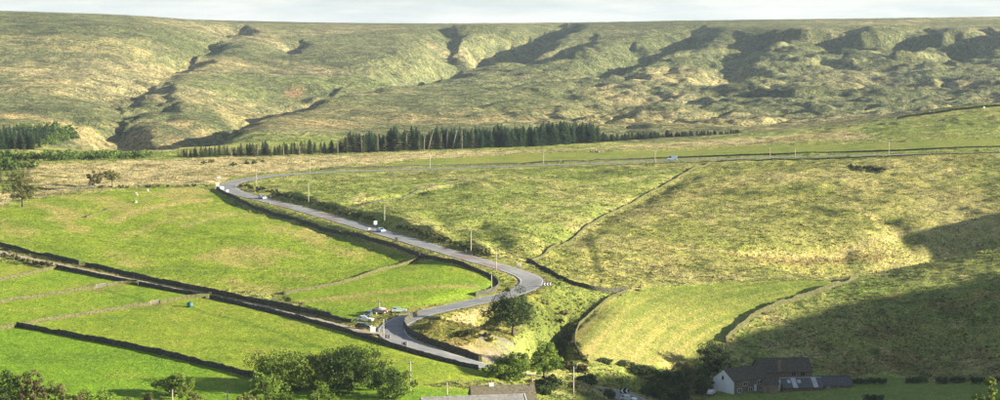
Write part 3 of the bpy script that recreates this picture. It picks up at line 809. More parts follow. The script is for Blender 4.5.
# ------------------------------------------------------------------ mesh helpers
class MB:
    def __init__(s): s.v, s.f = [], []
    def add(s, vs_, fs_):
        k = len(s.v); s.v += [tuple(p) for p in vs_]; s.f += [tuple(k + i for i in f) for f in fs_]; return s
    def box(s, c, d, rz=0.0, taper=1.0):
        cx, cy, cz = c; hx, hy, hz = d[0] / 2, d[1] / 2, d[2] / 2
        ca, sa = math.cos(rz), math.sin(rz)
        pts = []
        for z, k in ((-hz, 1.0), (hz, taper)):
            for x, y in ((-hx, -hy), (hx, -hy), (hx, hy), (-hx, hy)):
                pts.append((cx + (x * ca - y * sa) * k, cy + (x * sa + y * ca) * k, cz + z))
        return s.add(pts, [(3, 2, 1, 0), (4, 5, 6, 7), (0, 1, 5, 4), (1, 2, 6, 5), (2, 3, 7, 6), (3, 0, 4, 7)])
    def tube(s, pts, rad, n=7, cap=True):
        pts = [Vector(p) for p in pts]
        vs_, fs_ = [], []
        for k, p in enumerate(pts):
            d = (pts[min(k + 1, len(pts) - 1)] - pts[max(k - 1, 0)])
            d = d.normalized() if d.length > 1e-9 else Vector((0, 0, 1))
            u = d.orthogonal().normalized() if k == 0 else (u - d * u.dot(d)).normalized()
            w = d.cross(u)
            for a in range(n):
                q = 2 * math.pi * a / n
                vs_.append(p + (u * math.cos(q) + w * math.sin(q)) * rad[k])
        for k in range(len(pts) - 1):
            for a in range(n):
                b_ = (a + 1) % n
                fs_.append((k * n + a, k * n + b_, (k + 1) * n + b_, (k + 1) * n + a))
        if cap:
            fs_ += [tuple(range(n - 1, -1, -1)), tuple((len(pts) - 1) * n + a for a in range(n))]
        return s.add(vs_, fs_)
    def quad(s, a, b, c, d): return s.add([a, b, c, d], [(0, 1, 2, 3)])
    def prism(s, outline, depth, frame):
        """outline (u,w) extruded along +-depth/2; frame maps (u, along, w) to a point"""
        n = len(outline)
        v1 = [frame(u, -depth / 2, w) for u, w in outline]; v2 = [frame(u, depth / 2, w) for u, w in outline]
        return s.add(v1 + v2, [tuple(range(n)), tuple(range(2 * n - 1, n - 1, -1))] + [(k, n + k, n + (k + 1) % n, (k + 1) % n) for k in range(n)])
    def mesh(s, name, mat, smooth=False):
        me = bpy.data.meshes.new(name)
        me.from_pydata(s.v, [], s.f)
        bm_ = bmesh.new(); bm_.from_mesh(me); bmesh.ops.recalc_face_normals(bm_, faces=bm_.faces); bm_.to_mesh(me); bm_.free()
        if smooth: me.polygons.foreach_set('use_smooth', [True] * len(me.polygons))
        me.materials.append(MATS[mat])
        return me
    def build(s, name, mat, parent=None, smooth=False):
        return link(name, s.mesh(name, mat, smooth), parent)
def link(name, me, parent=None):
    o = bpy.data.objects.new(name, me); COL.objects.link(o)
    if parent is not None: o.parent = parent
    return o
def tag(o, label, cat, group=None):
    o['label'] = label; o['category'] = cat
    if group: o['group'] = group
    return o
def thing(name, label, cat, loc=(0, 0, 0), rz=0.0, group=None):
    o = bpy.data.objects.new(name, None); COL.objects.link(o)
    o.location = loc; o.rotation_euler = (0, 0, rz); o.empty_display_size = 0.3
    return tag(o, label, cat, group)
def copy_tree(o, parent=None):
    c = o.copy(); COL.objects.link(c); c.parent = parent
    for ch in o.children: copy_tree(ch, c)
    return c
def raw_mesh(name, v, f, mat, tone=None, smooth=False):
    """numpy verts (n,3) and faces (m,k)"""
    me = bpy.data.meshes.new(name)
    k = f.shape[1]
    me.vertices.add(len(v)); me.vertices.foreach_set('co', v.astype(np.float32).ravel())
    me.loops.add(f.size); me.loops.foreach_set('vertex_index', f.ravel().astype(np.int32))
    me.polygons.add(len(f)); me.polygons.foreach_set('loop_start', np.arange(0, f.size, k, dtype=np.int32))
    me.update(calc_edges=True)
    if smooth: me.polygons.foreach_set('use_smooth', np.ones(len(f), bool))
    if tone is not None:
        at = me.attributes.new('tone', 'FLOAT', 'POINT'); at.data.foreach_set('value', tone.astype(np.float32))
    me.materials.append(MATS[mat])
    return me
def gz(x, y): return float(ground_z(x, y))
def on_ground(px, py, r0=None):
    p = ground_hit(px, py, r0)
    return Vector((p[0], p[1], gz(p[0], p[1])))
def scale_at(p): return F / math.hypot(p[0], p[1])     # pixels per metre there

# ------------------------------------------------------------------ road, lane
def ribbon(name, line, l_off, r_off, lift, mat, i0=0, i1=None, parent=None, n_across=4, jitter=0.0):
    """strip along a line between two side offsets (metres, + = left of travel)"""
    seg = line[i0:i1]
    d = np.gradient(seg[:, :2], axis=0); d /= np.linalg.norm(d, axis=1)[:, None] + 1e-9
    nrm = np.c_[-d[:, 1], d[:, 0]]
    rng = np.random.default_rng(len(seg))
    cols = []
    for k in range(n_across + 1):
        off = r_off + (l_off - r_off) * k / n_across
        o_ = off + (rng.normal(0, jitter, len(seg)) if jitter and k in (0, n_across) else 0)
        p = seg[:, :2] + nrm * (o_[:, None] if jitter and k in (0, n_across) else off)
        crown = 0.05 * (1 - (2 * abs(off) / max(abs(l_off - r_off), 0.1)) ** 2) if abs(l_off + r_off) < 1e-6 else 0.05 * (1 - (off / 3.7) ** 2)
        cols.append(np.c_[p, seg[:, 2] + lift + crown])
    v = np.stack(cols, 1).reshape(-1, 3)
    m_ = n_across + 1
    i, k = np.meshgrid(np.arange(len(seg) - 1), np.arange(n_across), indexing='ij')
    a = (i * m_ + k).ravel()
    f = np.stack([a, a + m_, a + m_ + 1, a + 1], 1)[:, ::-1]
    return link(name, raw_mesh(name, v, f, mat, smooth=True), parent)
def road_index(px, py):
    p = ground_hit(px, py)
    return int(np.argmin(np.hypot(road_line[:, 0] - p[0], road_line[:, 1] - p[1])))
road = ribbon('road', road_line, ROAD_W, -ROAD_W, 0.0, 'asphalt', jitter=0.12); road['kind'] = 'structure'
track = ribbon('farm_track', track_line, 1.6, -1.6, 0.0, 'track_stone', jitter=0.18); track['kind'] = 'structure'
for side in (1, -1):
    ribbon('edge_line', road_line, side * 3.32, side * 3.16, 0.015, 'road_paint', parent=road, n_across=1)
i = 0
while i < len(road_line) - 4:
    ribbon('centre_dash', road_line, 0.09, -0.09, 0.016, 'road_paint', i, i + 4, road, 1); i += 6
for a, b_ in [((268, 201), (280, 203.5)), ((318, 213.5), (330, 217)), ((438, 248.5), (448, 251.5)), ((463, 256), (478, 260))]:
    ia, ib = sorted((road_index(*a), road_index(*b_)))
    ribbon('red_surfacing', road_line, 3.05, 0.15, 0.012, 'red_surfacing', ia, ib + 1, road, 2)
    ribbon('red_surfacing', road_line, -0.15, -3.05, 0.012, 'red_surfacing', ia + 6, ib + 8, road, 2)

# ------------------------------------------------------------------ dry stone walls
def stone_wall(line, h, w, seed, mat, name='dry_stone_wall'):
    rng = np.random.default_rng(seed)
    p = smooth_line(line, 0.9, 0)
    d = np.gradient(p[:, :2], axis=0); d /= np.linalg.norm(d, axis=1)[:, None] + 1e-9
    nr_ = np.c_[-d[:, 1], d[:, 0]]
    zg = ground_z(p[:, 0], p[:, 1])
    zs = np.convolve(np.pad(zg, 2, 'edge'), np.ones(5) / 5, 'valid')
    n = len(p)
    hh = h * 0.92 * np.clip(1 + 0.16 * fbm(p[:, 0], p[:, 1], 11, 3, seed) + rng.normal(0, 0.05, n) - 0.45 * sstep(0.62, 0.9, fbm(p[:, 0], p[:, 1], 17, 2, seed + 50)), 0.3, 1.4)
    prof = [(-0.55, -0.7), (-0.5, 0.0), (-0.44, 0.45), (-0.36, 0.84), (-0.30, 1.0), (0.0, 1.06), (0.30, 1.0), (0.36, 0.84), (0.44, 0.45), (0.5, 0.0), (0.55, -0.7)]
    cols = []
    for u, k in prof:
        off = u * w + rng.normal(0, 0.035, n)
        up = np.where(k > 0, k * hh, k) + (rng.normal(0, 0.03, n) if k > 0.4 else 0)
        cols.append(np.c_[p[:, :2] + nr_ * off[:, None], zs + up])
    v = np.stack(cols, 1).reshape(-1, 3)
    m_ = len(prof)
    i_, k_ = np.meshgrid(np.arange(n - 1), np.arange(m_ - 1), indexing='ij')
    a = (i_ * m_ + k_).ravel()
    f = np.stack([a, a + 1, a + m_ + 1, a + m_], 1)
    me = raw_mesh(name, v, f, mat)
    bm_ = bmesh.new(); bm_.from_mesh(me); bm_.verts.ensure_lookup_table()
    for s_ in (0, (n - 1) * m_):
        try: bm_.faces.new([bm_.verts[s_ + k] for k in range(m_)])
        except ValueError: pass
    bmesh.ops.recalc_face_normals(bm_, faces=bm_.faces); bm_.to_mesh(me); bm_.free()
    return link(name, me)
WALLS = [
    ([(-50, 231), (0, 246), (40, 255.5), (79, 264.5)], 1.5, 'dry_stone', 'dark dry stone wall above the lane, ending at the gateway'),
    ([(86, 266), (130, 276), (180, 287), (240, 299), (300, 311), (352, 322.5)], 1.6, 'dry_stone', 'long dry stone wall between lane and upper meadow'),
    ([(57, 268.5), (100, 277.5), (138, 285)], 1.45, 'dry_stone', 'dry stone wall below the lane above the middle strip field'),
    ([(139, 285.3), (170, 291.5), (209, 298.5)], 1.45, 'dry_stone', 'dry stone wall below the lane above the field with the trough'),
    ([(210, 299), (270, 312.5), (330, 328), (365, 339), (400, 350), (440, 361), (478, 370)], 1.45, 'dry_stone', 'long dry stone wall below lane and hairpin, above the big pasture'),
    ([(-50, 291), (0, 281), (30, 275), (57, 268.5)], 1.35, 'lichen_stone', 'sunlit stone wall closing off the scrubby corner by the lane'),
    ([(-50, 312), (0, 303), (50, 296), (95, 289)], 1.35, 'lichen_stone', 'long sunlit wall beside the narrow gateway between strip fields'),
    ([(106, 287.2), (120, 284), (138, 285)], 1.35, 'lichen_stone', 'short sunlit wall from the narrow gateway up to the lane'),
    ([(-50, 338), (0, 330), (17, 327), (80, 316), (150, 305.5)], 1.4, 'lichen_stone', 'long sunlit wall running to the gateway by the trough'),
    ([(159, 304), (185, 299), (209, 298.5)], 1.4, 'lichen_stone', 'short sunlit wall between lane and gateway by the trough'),
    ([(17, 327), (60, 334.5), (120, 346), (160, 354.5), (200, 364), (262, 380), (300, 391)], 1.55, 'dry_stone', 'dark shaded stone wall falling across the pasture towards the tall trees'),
    ([(86, 217.5), (105, 211), (125, 205), (153, 198)], 0.6, 'lichen_stone', 'low ruined wall in the upper meadow near the sheep'),
    ([(217, 189.5), (228, 196.5), (248, 206), (300, 222.5), (340, 234)], 1.5, 'dry_stone', 'stone wall below the road from the upper bend'),
    ([(341, 234.3), (390, 246.5), (420, 256.5)], 1.5, 'dry_stone', 'stone wall below the road beside the parked sign'),
    ([(421, 257), (445, 262.5), (470, 269), (492, 278), (500, 286), (494, 292), (475, 296.5)], 1.5, 'dry_stone', 'curved stone wall round the tip of the triangular field'),
    ([(283, 295), (320, 288.5), (365, 278), (395, 267.5), (421, 257)], 1.3, 'lichen_stone', 'sunlit wall between upper meadow and triangular field'),
    ([(531, 262), (548, 252.5), (575, 236), (600, 219.5), (650, 191.5), (680, 176.5), (712, 163)], 1.0, 'lichen_stone', 'long stone wall climbing the rough hill from the road bend'),
    ([(527, 262), (545, 270.5), (572, 285), (600, 292), (626, 290.5)], 1.5, 'dry_stone', 'dark stone wall round the outside of the sharp bend'),
    ([(627, 291), (602, 304), (580, 322), (574, 338), (576, 351), (588, 364)], 1.0, 'lichen_stone', 'low wall round the rounded end of the hay field'),
    ([(725, 343), (738, 330), (752, 318), (775, 307), (805, 297.5), (832, 289), (858, 278)], 2.1, 'lichen_stone', 'stone wall between the hay field and the bracken slope'),
    ([(338, 214), (370, 206), (400, 199), (424, 188), (444, 184), (466, 181)], 0.55, 'dry_stone', 'tumbled low wall crossing the rough pasture above the road'),
    ([(320, 170), (400, 167.3), (480, 164.7), (560, 162)], 0.9, 'dry_stone', 'far stone wall beyond the road, below the pale green strip field'),
    ([(562, 161.9), (660, 158.3), (760, 154.8), (900, 151.6), (1050, 148)], 0.9, 'dry_stone', 'far stone wall beyond the road, below the bright green strip field'),
    ([(420, 173.5), (560, 167.5), (660, 163.5), (760, 160), (900, 157), (1050, 153.5)], 0.6, 'lichen_stone', 'stone wall on the near side of the far straight road'),
    ([(418, 316), (407, 321), (403, 327), (410, 335), (424, 342), (440, 347.8), (462, 355), (479, 361)], 1.9, 'dry_stone', 'dark retaining wall round the inside of the hairpin'),
    ([(20, 188.5), (60, 191), (96, 187)], 1.0, 'dry_stone', 'short dark wall beneath the small trees above the meadow'),
]
for k, (pix, h, mat, label) in enumerate(WALLS):
    line = smooth_line([ground_hit(px, py) for px, py in pix], 1.0, 2)
    tag(stone_wall(line, h * (0.86 if mat == 'dry_stone' else 0.82), 0.5, 900 + k, mat), label, 'stone wall', 'dry stone field walls')

_bl = []
for _px in (897, 930, 965, 1000, 1045):
    _th, _s = pix_ray(_px, 110); _bl.append((math.sin(_th) * 1122, math.cos(_th) * 1122, 0))
tag(stone_wall(smooth_line(_bl, 1.0, 1), 1.2, 0.6, 990, 'lichen_stone'), 'pale wall along the brow below the moor', 'stone wall', 'dry stone field walls')
def field_gate(p, q, label):
    a, b_ = on_ground(*p), on_ground(*q)
    d = (b_ - a); ln = math.hypot(d.x, d.y); rz = math.atan2(d.y, d.x)
    t_ = thing('field_gate', label, 'gate', a, rz, 'field gates')
    sl = (b_.z - a.z) / max(ln, 0.1)
    for x in (0.0, ln):
        MB().box((x, 0, sl * x + 0.55), (0.22, 0.22, 1.7)).build('gate_post', 'weathered_timber', t_)
    for k in range(5):
        z = 0.22 + k * 0.24
        MB().add([(0.15, -0.03, z), (ln - 0.15, -0.03, z + sl * ln), (ln - 0.15, 0.03, z + sl * ln), (0.15, 0.03, z), (0.15, -0.03, z + 0.1), (ln - 0.15, -0.03, z + 0.1 + sl * ln), (ln - 0.15, 0.03, z + 0.1 + sl * ln), (0.15, 0.03, z + 0.1)],
                 [(3, 2, 1, 0), (4, 5, 6, 7), (0, 1, 5, 4), (1, 2, 6, 5), (2, 3, 7, 6), (3, 0, 4, 7)]).build('gate_bar', 'weathered_timber', t_)
    MB().tube([(0.15, 0.05, 0.25), (ln - 0.15, 0.05, 1.2 + sl * ln)], [0.035, 0.035], 5).build('gate_brace', 'weathered_timber', t_)
field_gate((79.5, 264.7), (85.5, 266), 'weathered field gate in the wall above the lane')
field_gate((96, 289), (105.5, 287.4), 'weathered field gate in the narrow gateway between strip fields')
field_gate((150.6, 305.4), (158.5, 304), 'weathered field gate beside the blue water tank')

# ------------------------------------------------------------------ trees
def leaves(rng, centers, radii, per, size, squash=0.8):
    """leaf quads in clumps: verts, faces, tone"""
    n = int(sum(per))
    idx = np.repeat(np.arange(len(centers)), per)
    d = rng.normal(size=(n, 3)); d /= np.linalg.norm(d, axis=1)[:, None]
    rad = rng.uniform(0.35, 1.0, n) ** 0.5
    p = centers[idx] + d * (rad * radii[idx])[:, None] * np.array([1, 1, squash])
    nrm = d + rng.normal(0, 0.55, (n, 3)); nrm /= np.linalg.norm(nrm, axis=1)[:, None]
    u = np.cross(nrm, rng.normal(size=(n, 3))); u /= np.linalg.norm(u, axis=1)[:, None]
    w = np.cross(nrm, u)
    s = size * rng.uniform(0.6, 1.25, n)[:, None]
    v = np.stack([p - u * s * 0.5, p - w * s * 0.34 + nrm * s * 0.06, p + u * s * 0.5, p + w * s * 0.34 + nrm * s * 0.06], 1).reshape(-1, 3)
    f = np.arange(4 * n).reshape(-1, 4)
    clump_tone = rng.uniform(0.0, 1.0, len(centers))
    tone = np.clip(clump_tone[idx] * 0.75 + rng.uniform(-0.1, 0.4, n), 0, 1)
    return v, f, np.repeat(tone, 4)

def broadleaf_meshes(seed, height, width, clumps, per, size, leafmat, crown_base=0.22, stems=1, name='crown', barkmat='bark', dens=1.35):
    rng = np.random.default_rng(seed)
    clumps = int(clumps * 1.35)
    R = width / 2
    cb = height * crown_base
    cc = np.array([0, 0, cb + (height - cb) * 0.50])
    ext = np.array([R * 0.92, R * 0.92, (height - cb) * 0.45])
    d = rng.normal(size=(clumps, 3)); d /= np.linalg.norm(d, axis=1)[:, None]
    lob = 1 + 0.26 * np.sin(3 * np.arctan2(d[:, 1], d[:, 0]) + seed) + 0.14 * np.sin(5 * d[:, 2] + seed * 1.7)
    cen = cc + d * ext * (rng.uniform(0.25, 1.12, clumps) ** 0.55 * lob)[:, None]
    low = (cen[:, 2] - cb) / (height - cb)
    cen[:, :2] *= (0.72 + 0.40 * np.sin(np.clip(low, 0, 1) * np.pi))[:, None]
    rad = R * rng.uniform(0.13, 0.38, clumps)
    v, f, tone = leaves(rng, cen, rad, np.full(clumps, int(per * dens)), size * 0.9)
    top = v[:, 2].max()
    v[:, 2] = np.where(v[:, 2] > cb, cb + (v[:, 2] - cb) * (height - cb) / (top - cb), v[:, 2])
    crown = raw_mesh(name, v, f, leafmat, tone)
    mb = MB()
    r0 = max(0.10, height * 0.028)
    for s_ in range(stems):
        a = rng.uniform(0, 6.28)
        o = np.array([math.cos(a), math.sin(a), 0]) * (0.0 if stems == 1 else R * 0.25)
        top_ = np.array([o[0] * 1.6 + rng.normal(0, 0.2), o[1] * 1.6 + rng.normal(0, 0.2), height * 0.72])
        pts = [o + (0, 0, -0.5), o + (0, 0, height * 0.12), o * 1.2 + (rng.normal(0, 0.15), rng.normal(0, 0.15), height * 0.35), top_]
        mb.tube(pts, [r0 * 1.5, r0, r0 * 0.75, r0 * 0.2], 7)
        for b2 in range(6):
            t_ = rng.uniform(0.28, 0.85)
            p0 = np.array(pts[1]) * (1 - t_) + top_ * t_
            q = cen[rng.integers(clumps)]
            m_ = (p0 + q) / 2 + (0, 0, -0.3)
            mb.tube([p0, m_, q], [r0 * 0.45, r0 * 0.28, r0 * 0.08], 5, False)
    return crown, mb.mesh('trunk', barkmat, True)
def plant_tree(name, label, cat, pos, meshes, rz=0.0, scale=1.0, group=None):
    t_ = thing(name, label, cat, pos, rz, group)
    if np.ndim(scale) == 0: t_.scale = (scale,) * 3
    else: t_.scale = scale
    link('crown', meshes[0], t_); link('trunk', meshes[1], t_)
    return t_
# individual trees that can be told apart: base pixel (or bearing column and distance), top row, width in px, leaves
def tree_at(px, r, top_py, width_px, leafmat, label, seed, clumps=46, per=75, leaf=0.42, crown_base=0.2, stems=1, name='broadleaf_tree', cat='tree', group=None):
    th, s = pix_ray(px, top_py)
    x, y = math.sin(th) * r, math.cos(th) * r
    z0 = gz(x, y)
    h = s * r - z0
    m_ = broadleaf_meshes(seed, h, width_px / (F / r), clumps, per, leaf, leafmat, crown_base, stems)
    return plant_tree(name, label, cat, (x, y, z0), m_, group=group)
def tree_px(px, base_py, top_py, width_px, leafmat, label, seed, r0=None, **kw):
    p = ground_hit(px, base_py, r0)
    return tree_at(px, math.hypot(p[0], p[1]), top_py, width_px, leafmat, label, seed, **kw)
FT = 'trees along the valley foreground'
tree_at(283, 405, 348, 62, 'leaf_ash', 'tall yellow-green ash tree beside the dense round tree', 11, 60, 90, 0.5, 0.02, group=FT)
tree_at(318, 408, 353, 52, 'leaf_ash', 'spreading ash tree touching the dense round tree', 12, 50, 85, 0.5, 0.02, group=FT)
tree_at(265, 384, 371, 40, 'leaf_lime', 'lower bright green tree in front of the tall ash', 13, 36, 75, 0.45, 0.02, group=FT)
tree_at(352, 404, 344.5, 68, 'leaf_oak', 'dense dark green round tree beside the pasture', 14, 74, 110, 0.46, 0.02, group=FT)
tree_at(388, 396, 368, 42, 'leaf_oak', 'smaller dark green tree at the foot of the dense round tree', 15, 38, 75, 0.45, 0.02, group=FT)
tree_at(318, 380, 380, 40, 'leaf_lime', 'light green bush below the spreading ash', 16, 30, 70, 0.42, 0.02, group=FT)
tree_at(175, 398, 371, 38, 'leaf_ash', 'rounded pasture tree with its shadow on the grass', 17, 46, 85, 0.42, 0.12, group=FT)
tree_at(192, 380, 389, 26, 'leaf_olive', 'small olive bush beside the rounded pasture tree', 18, 24, 60, 0.4, 0.1, group=FT)
tree_at(148, 382, 392, 22, 'leaf_olive', 'small scrubby bush beside the rounded pasture tree', 19, 20, 55, 0.4, 0.1, group=FT)
tree_at(8, 383, 371, 36, 'leaf_oak', 'dark green tree beside the brownish one below the pasture', 20, 46, 80, 0.42, 0.1, group=FT)
tree_at(31, 381, 369.5, 27, 'leaf_brown', 'brownish autumn tree below the pasture', 21, 38, 75, 0.40, 0.1, group=FT)
tree_at(54, 383, 382, 25, 'leaf_olive', 'pale olive tree beside the brownish autumn tree', 22, 32, 70, 0.40, 0.1, group=FT)
tree_at(76, 378, 390, 30, 'leaf_brown', 'low brown-green bush below the pasture', 23, 26, 65, 0.4, 0.1, group=FT)
tree_at(100, 380, 386, 36, 'leaf_lime', 'bright lime green low tree below the pasture', 24, 34, 70, 0.4, 0.1, group=FT)
tree_at(128, 378, 396, 24, 'leaf_olive', 'small low shrub between lime tree and pasture tree', 25, 18, 55, 0.4, 0.1, group=FT)
tree_at(245, 378, 392, 26, 'leaf_olive', 'low olive shrub beside the bright green tree', 26, 20, 55, 0.4, 0.1, group=FT)
tree_px(513, 336, 285, 43, 'leaf_dark', 'lone dark tree on the mound above the lay-by', 31, clumps=64, per=110, leaf=0.46, crown_base=0.10)
tree_at(544, 458, 340, 32, 'leaf_lime', 'bright green tree beside the lay-by entrance', 32, 54, 100, 0.42, 0.04, group=FT)
tree_at(514, 436, 352, 40, 'leaf_lime', 'bright green tree behind the cottage chimneys', 33, 56, 100, 0.42, 0.02, group=FT)
tree_at(494, 432, 363, 24, 'leaf_lime', 'small bright green tree beside the tree behind the cottage', 34, 26, 65, 0.36, 0.1, group=FT)
tree_px(22, 207, 172, 27, 'leaf_olive', 'yellowish tree at the edge of the upper meadow', 35, clumps=44, per=60, leaf=0.6, crown_base=0.12)
tree_px(112, 187, 169, 15, 'leaf_olive', 'small open tree on the wall above the upper meadow', 36, clumps=20, per=40, leaf=0.6, crown_base=0.25)
tree_px(94, 187, 170, 16, 'leaf_brown', 'small brownish tree beside the open tree above the meadow', 37, clumps=20, per=40, leaf=0.6, crown_base=0.15)
tree_at(990, 236, 377, 44, 'leaf_ash', 'sunlit treetop in front of the shaded farm field', 38, 40, 75, 0.42, 0.3)
SG = 'dark trees along the shaded stream'
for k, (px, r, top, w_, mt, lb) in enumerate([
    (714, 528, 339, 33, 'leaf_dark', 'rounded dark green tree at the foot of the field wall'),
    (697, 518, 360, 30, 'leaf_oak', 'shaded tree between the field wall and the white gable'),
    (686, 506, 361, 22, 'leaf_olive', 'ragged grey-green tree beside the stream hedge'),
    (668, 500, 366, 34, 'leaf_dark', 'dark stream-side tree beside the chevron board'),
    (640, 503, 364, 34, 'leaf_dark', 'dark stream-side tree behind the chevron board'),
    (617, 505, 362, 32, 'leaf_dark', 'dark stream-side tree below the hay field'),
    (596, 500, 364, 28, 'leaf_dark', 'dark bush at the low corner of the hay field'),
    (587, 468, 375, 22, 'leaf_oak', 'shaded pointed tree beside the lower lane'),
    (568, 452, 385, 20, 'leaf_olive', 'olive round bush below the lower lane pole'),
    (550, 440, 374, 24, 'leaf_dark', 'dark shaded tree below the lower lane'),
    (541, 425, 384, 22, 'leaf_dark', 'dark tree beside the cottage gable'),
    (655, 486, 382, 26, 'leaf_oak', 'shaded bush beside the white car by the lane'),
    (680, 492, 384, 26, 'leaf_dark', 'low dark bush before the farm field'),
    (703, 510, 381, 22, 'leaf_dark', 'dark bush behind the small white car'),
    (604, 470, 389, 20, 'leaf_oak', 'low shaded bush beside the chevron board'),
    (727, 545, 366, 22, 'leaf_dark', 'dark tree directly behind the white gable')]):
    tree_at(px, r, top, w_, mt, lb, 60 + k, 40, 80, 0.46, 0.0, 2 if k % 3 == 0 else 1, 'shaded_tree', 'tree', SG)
HB = 'clipped hedge blocks in the farm field'
for k, (x0, x1, top, bot) in enumerate([(848, 888, 377.5, 384), (904, 928, 376.5, 383.5), (935, 966, 376.5, 384), (970, 1004, 377, 384), (862, 884, 394.5, 401)]):
    p = ground_hit((x0 + x1) / 2, bot); s_ = scale_at(p)
    rng = np.random.default_rng(1200 + k)
    n = int((x1 - x0) * 1.6)
    ln = (x1 - x0) / s_; hh = (bot - top) / s_
    cen = np.c_[rng.uniform(-ln / 2 + 0.4, ln / 2 - 0.4, n), rng.uniform(-0.5, 0.5, n), rng.uniform(0.3, max(hh - 0.5, 0.5), n)]
    v, f, tn = leaves(rng, cen, np.full(n, 0.7), np.full(n, 40), 0.34)
    t_ = thing('hedge_block', ['long low hedge behind the low slate shed', 'short square hedge block in the middle of the farm field', 'long hedge block beside the sunlit treetop', 'hedge block half hidden by the sunlit treetop', 'low dark hedge tuft in front of the hedge row'][k], 'hedge', (p[0], p[1], gz(p[0], p[1])), 0, HB)
    link('foliage', raw_mesh('foliage', v, f, 'leaf_dark', tn), t_)
    for x in np.linspace(-ln / 2 + 0.5, ln / 2 - 0.5, max(3, int(ln / 1.6))): MB().tube([(x, 0, -0.3), (x + 0.1, 0.05, hh * 0.7)], [0.08, 0.03], 5).build('stem', 'bark', t_)

# conifers ------------------------------------------------------------
def conifer_meshes(seed, h, w_, mat, whorls=11, per=9, bare=0.06):
    rng = np.random.default_rng(seed)
    V, Fc, T = [], [], []
    for k in range(whorls):
        t_ = k / (whorls - 1)
        z = h * (bare + (0.97 - bare) * t_)
        R = w_ / 2 * ((1 - t_ ** 2.0) * 0.86 + 0.14)
        for a in range(per):
            q = 2 * math.pi * (a + rng.uniform(-0.4, 0.4)) / per + k
            L_ = R * rng.uniform(0.65, 1.2)
            wd = max(0.12, L_ * rng.uniform(0.35, 0.55))
            dr = h * rng.uniform(0.03, 0.075)
            c_, s_ = math.cos(q), math.sin(q)
            base = len(V)
            V += [(0, 0, z + h * 0.03), (c_ * L_ * 0.6 - s_ * wd * 0.5, s_ * L_ * 0.6 + c_ * wd * 0.5, z - dr * 0.45), (c_ * L_, s_ * L_, z - dr), (c_ * L_ * 0.6 + s_ * wd * 0.5, s_ * L_ * 0.6 - c_ * wd * 0.5, z - dr * 0.45)]
            Fc.append((base, base + 1, base + 2, base + 3))
            T += [rng.uniform(0.0, 0.4) + 0.25 * t_] + [rng.uniform(0.2, 0.9)] * 3
    me = raw_mesh('crown', np.array(V), np.array(Fc), mat, np.array(T))
    tr = MB().tube([(0, 0, -0.5), (0, 0, h * 0.5), (0.03, 0, h * 0.99)], [h * 0.018, h * 0.011, h * 0.002], 6).mesh('trunk', 'bark', True)
    return me, tr
SPR = [conifer_meshes(300 + k, 12, w_, 'needles', 14, 13) for k, w_ in enumerate((8.8, 7.6, 9.6, 8.2))]
OLV = [conifer_meshes(320 + k, 8, w_, 'needles_olive', 9, 8) for k, w_ in enumerate((5.4, 4.6, 6.0))]
YNG = [broadleaf_meshes(340 + k, 5, w_, 12, 36, 0.75, 'needles_young', 0.0, 1, dens=1.0) for k, w_ in enumerate((5.0, 5.8, 4.6))]
HGT = {m_[0].name: max(v.co.z for v in m_[0].vertices) for m_ in SPR + OLV + YNG}
rnd = random.Random(7)
def strip(xs, base, h_px, protos, name, label, group, jit=2.0, back=0.0, hvar=0.14, r0=None, wide=1.0):
    for px in xs:
        px = px + rnd.uniform(-jit, jit)
        by = float(np.interp(px, [b_[0] for b_ in base], [b_[1] for b_ in base]))
        hp = float(np.interp(px, [b_[0] for b_ in h_px], [b_[1] for b_ in h_px]))
        p = ground_hit(px, by, r0)
        r = math.hypot(p[0], p[1]) + back + rnd.uniform(-3, 3)
        th = math.atan2(p[0], p[1])
        x, y = math.sin(th) * r, math.cos(th) * r
        me = protos[rnd.randrange(len(protos))]
        h0 = HGT[me[0].name]
        s_ = hp / (F / r) / h0 * rnd.uniform(1 - hvar, 1 + hvar * 0.5) * (1 + (0.22 if px < 440 else 0.08) * math.sin(px * 0.21) * math.sin(px * 0.083 + 1))
        plant_tree(name, label, 'conifer', (x, y, gz(x, y)), me, rnd.uniform(0, 6.28), (s_ * wide * rnd.uniform(0.9, 1.2), s_ * wide * rnd.uniform(0.9, 1.2), s_), group)
BASE = [(160, 157.5), (250, 156.5), (330, 153.5), (400, 150.5), (470, 148), (530, 146), (600, 142), (660, 137.5), (740, 133)]
HTS = [(160, 8), (250, 12), (330, 13), (350, 17), (400, 20), (450, 19), (520, 19), (560, 22), (595, 18), (604, 9), (640, 7), (740, 4)]
for bk in (0, 9, 18):
    strip(np.arange(478, 600, 3.6), BASE, HTS, SPR, 'spruce_tree', 'dark spruce in the dense tall block where the shelter belt ends', 'spruces of the dense shelter belt block', 2.0, bk)
for bk in (3, 11, 19):
    strip(np.arange(352, 478, 4.3), BASE, HTS, SPR, 'spruce_tree', 'dark spruce among the bare pale trunks of the shelter belt', 'spruces among the dead trunks', 2.0, bk)
strip(np.arange(182, 350, 3.8), BASE, HTS, SPR, 'spruce_tree', 'short dark spruce in the low ragged run of the shelter belt', 'short spruces of the ragged shelter belt', 2.4, 6)
OL_L = 'olive thinning conifer at the edge of the shelter belt'
strip(np.arange(176, 350, 5.0), BASE, HTS, OLV, 'thinning_conifer', OL_L, 'thinning conifers of the shelter belt', 2.5, 0)
strip(np.arange(352, 478, 11.0), BASE, HTS, OLV, 'thinning_conifer', OL_L, 'thinning conifers of the shelter belt', 3, -2)
strip(np.arange(604, 742, 2.8), BASE, HTS, SPR, 'small_spruce', 'small dark spruce in the low row running out along the moor edge', 'small spruces along the moor edge', 1.6, 0, 0.35, wide=1.7)
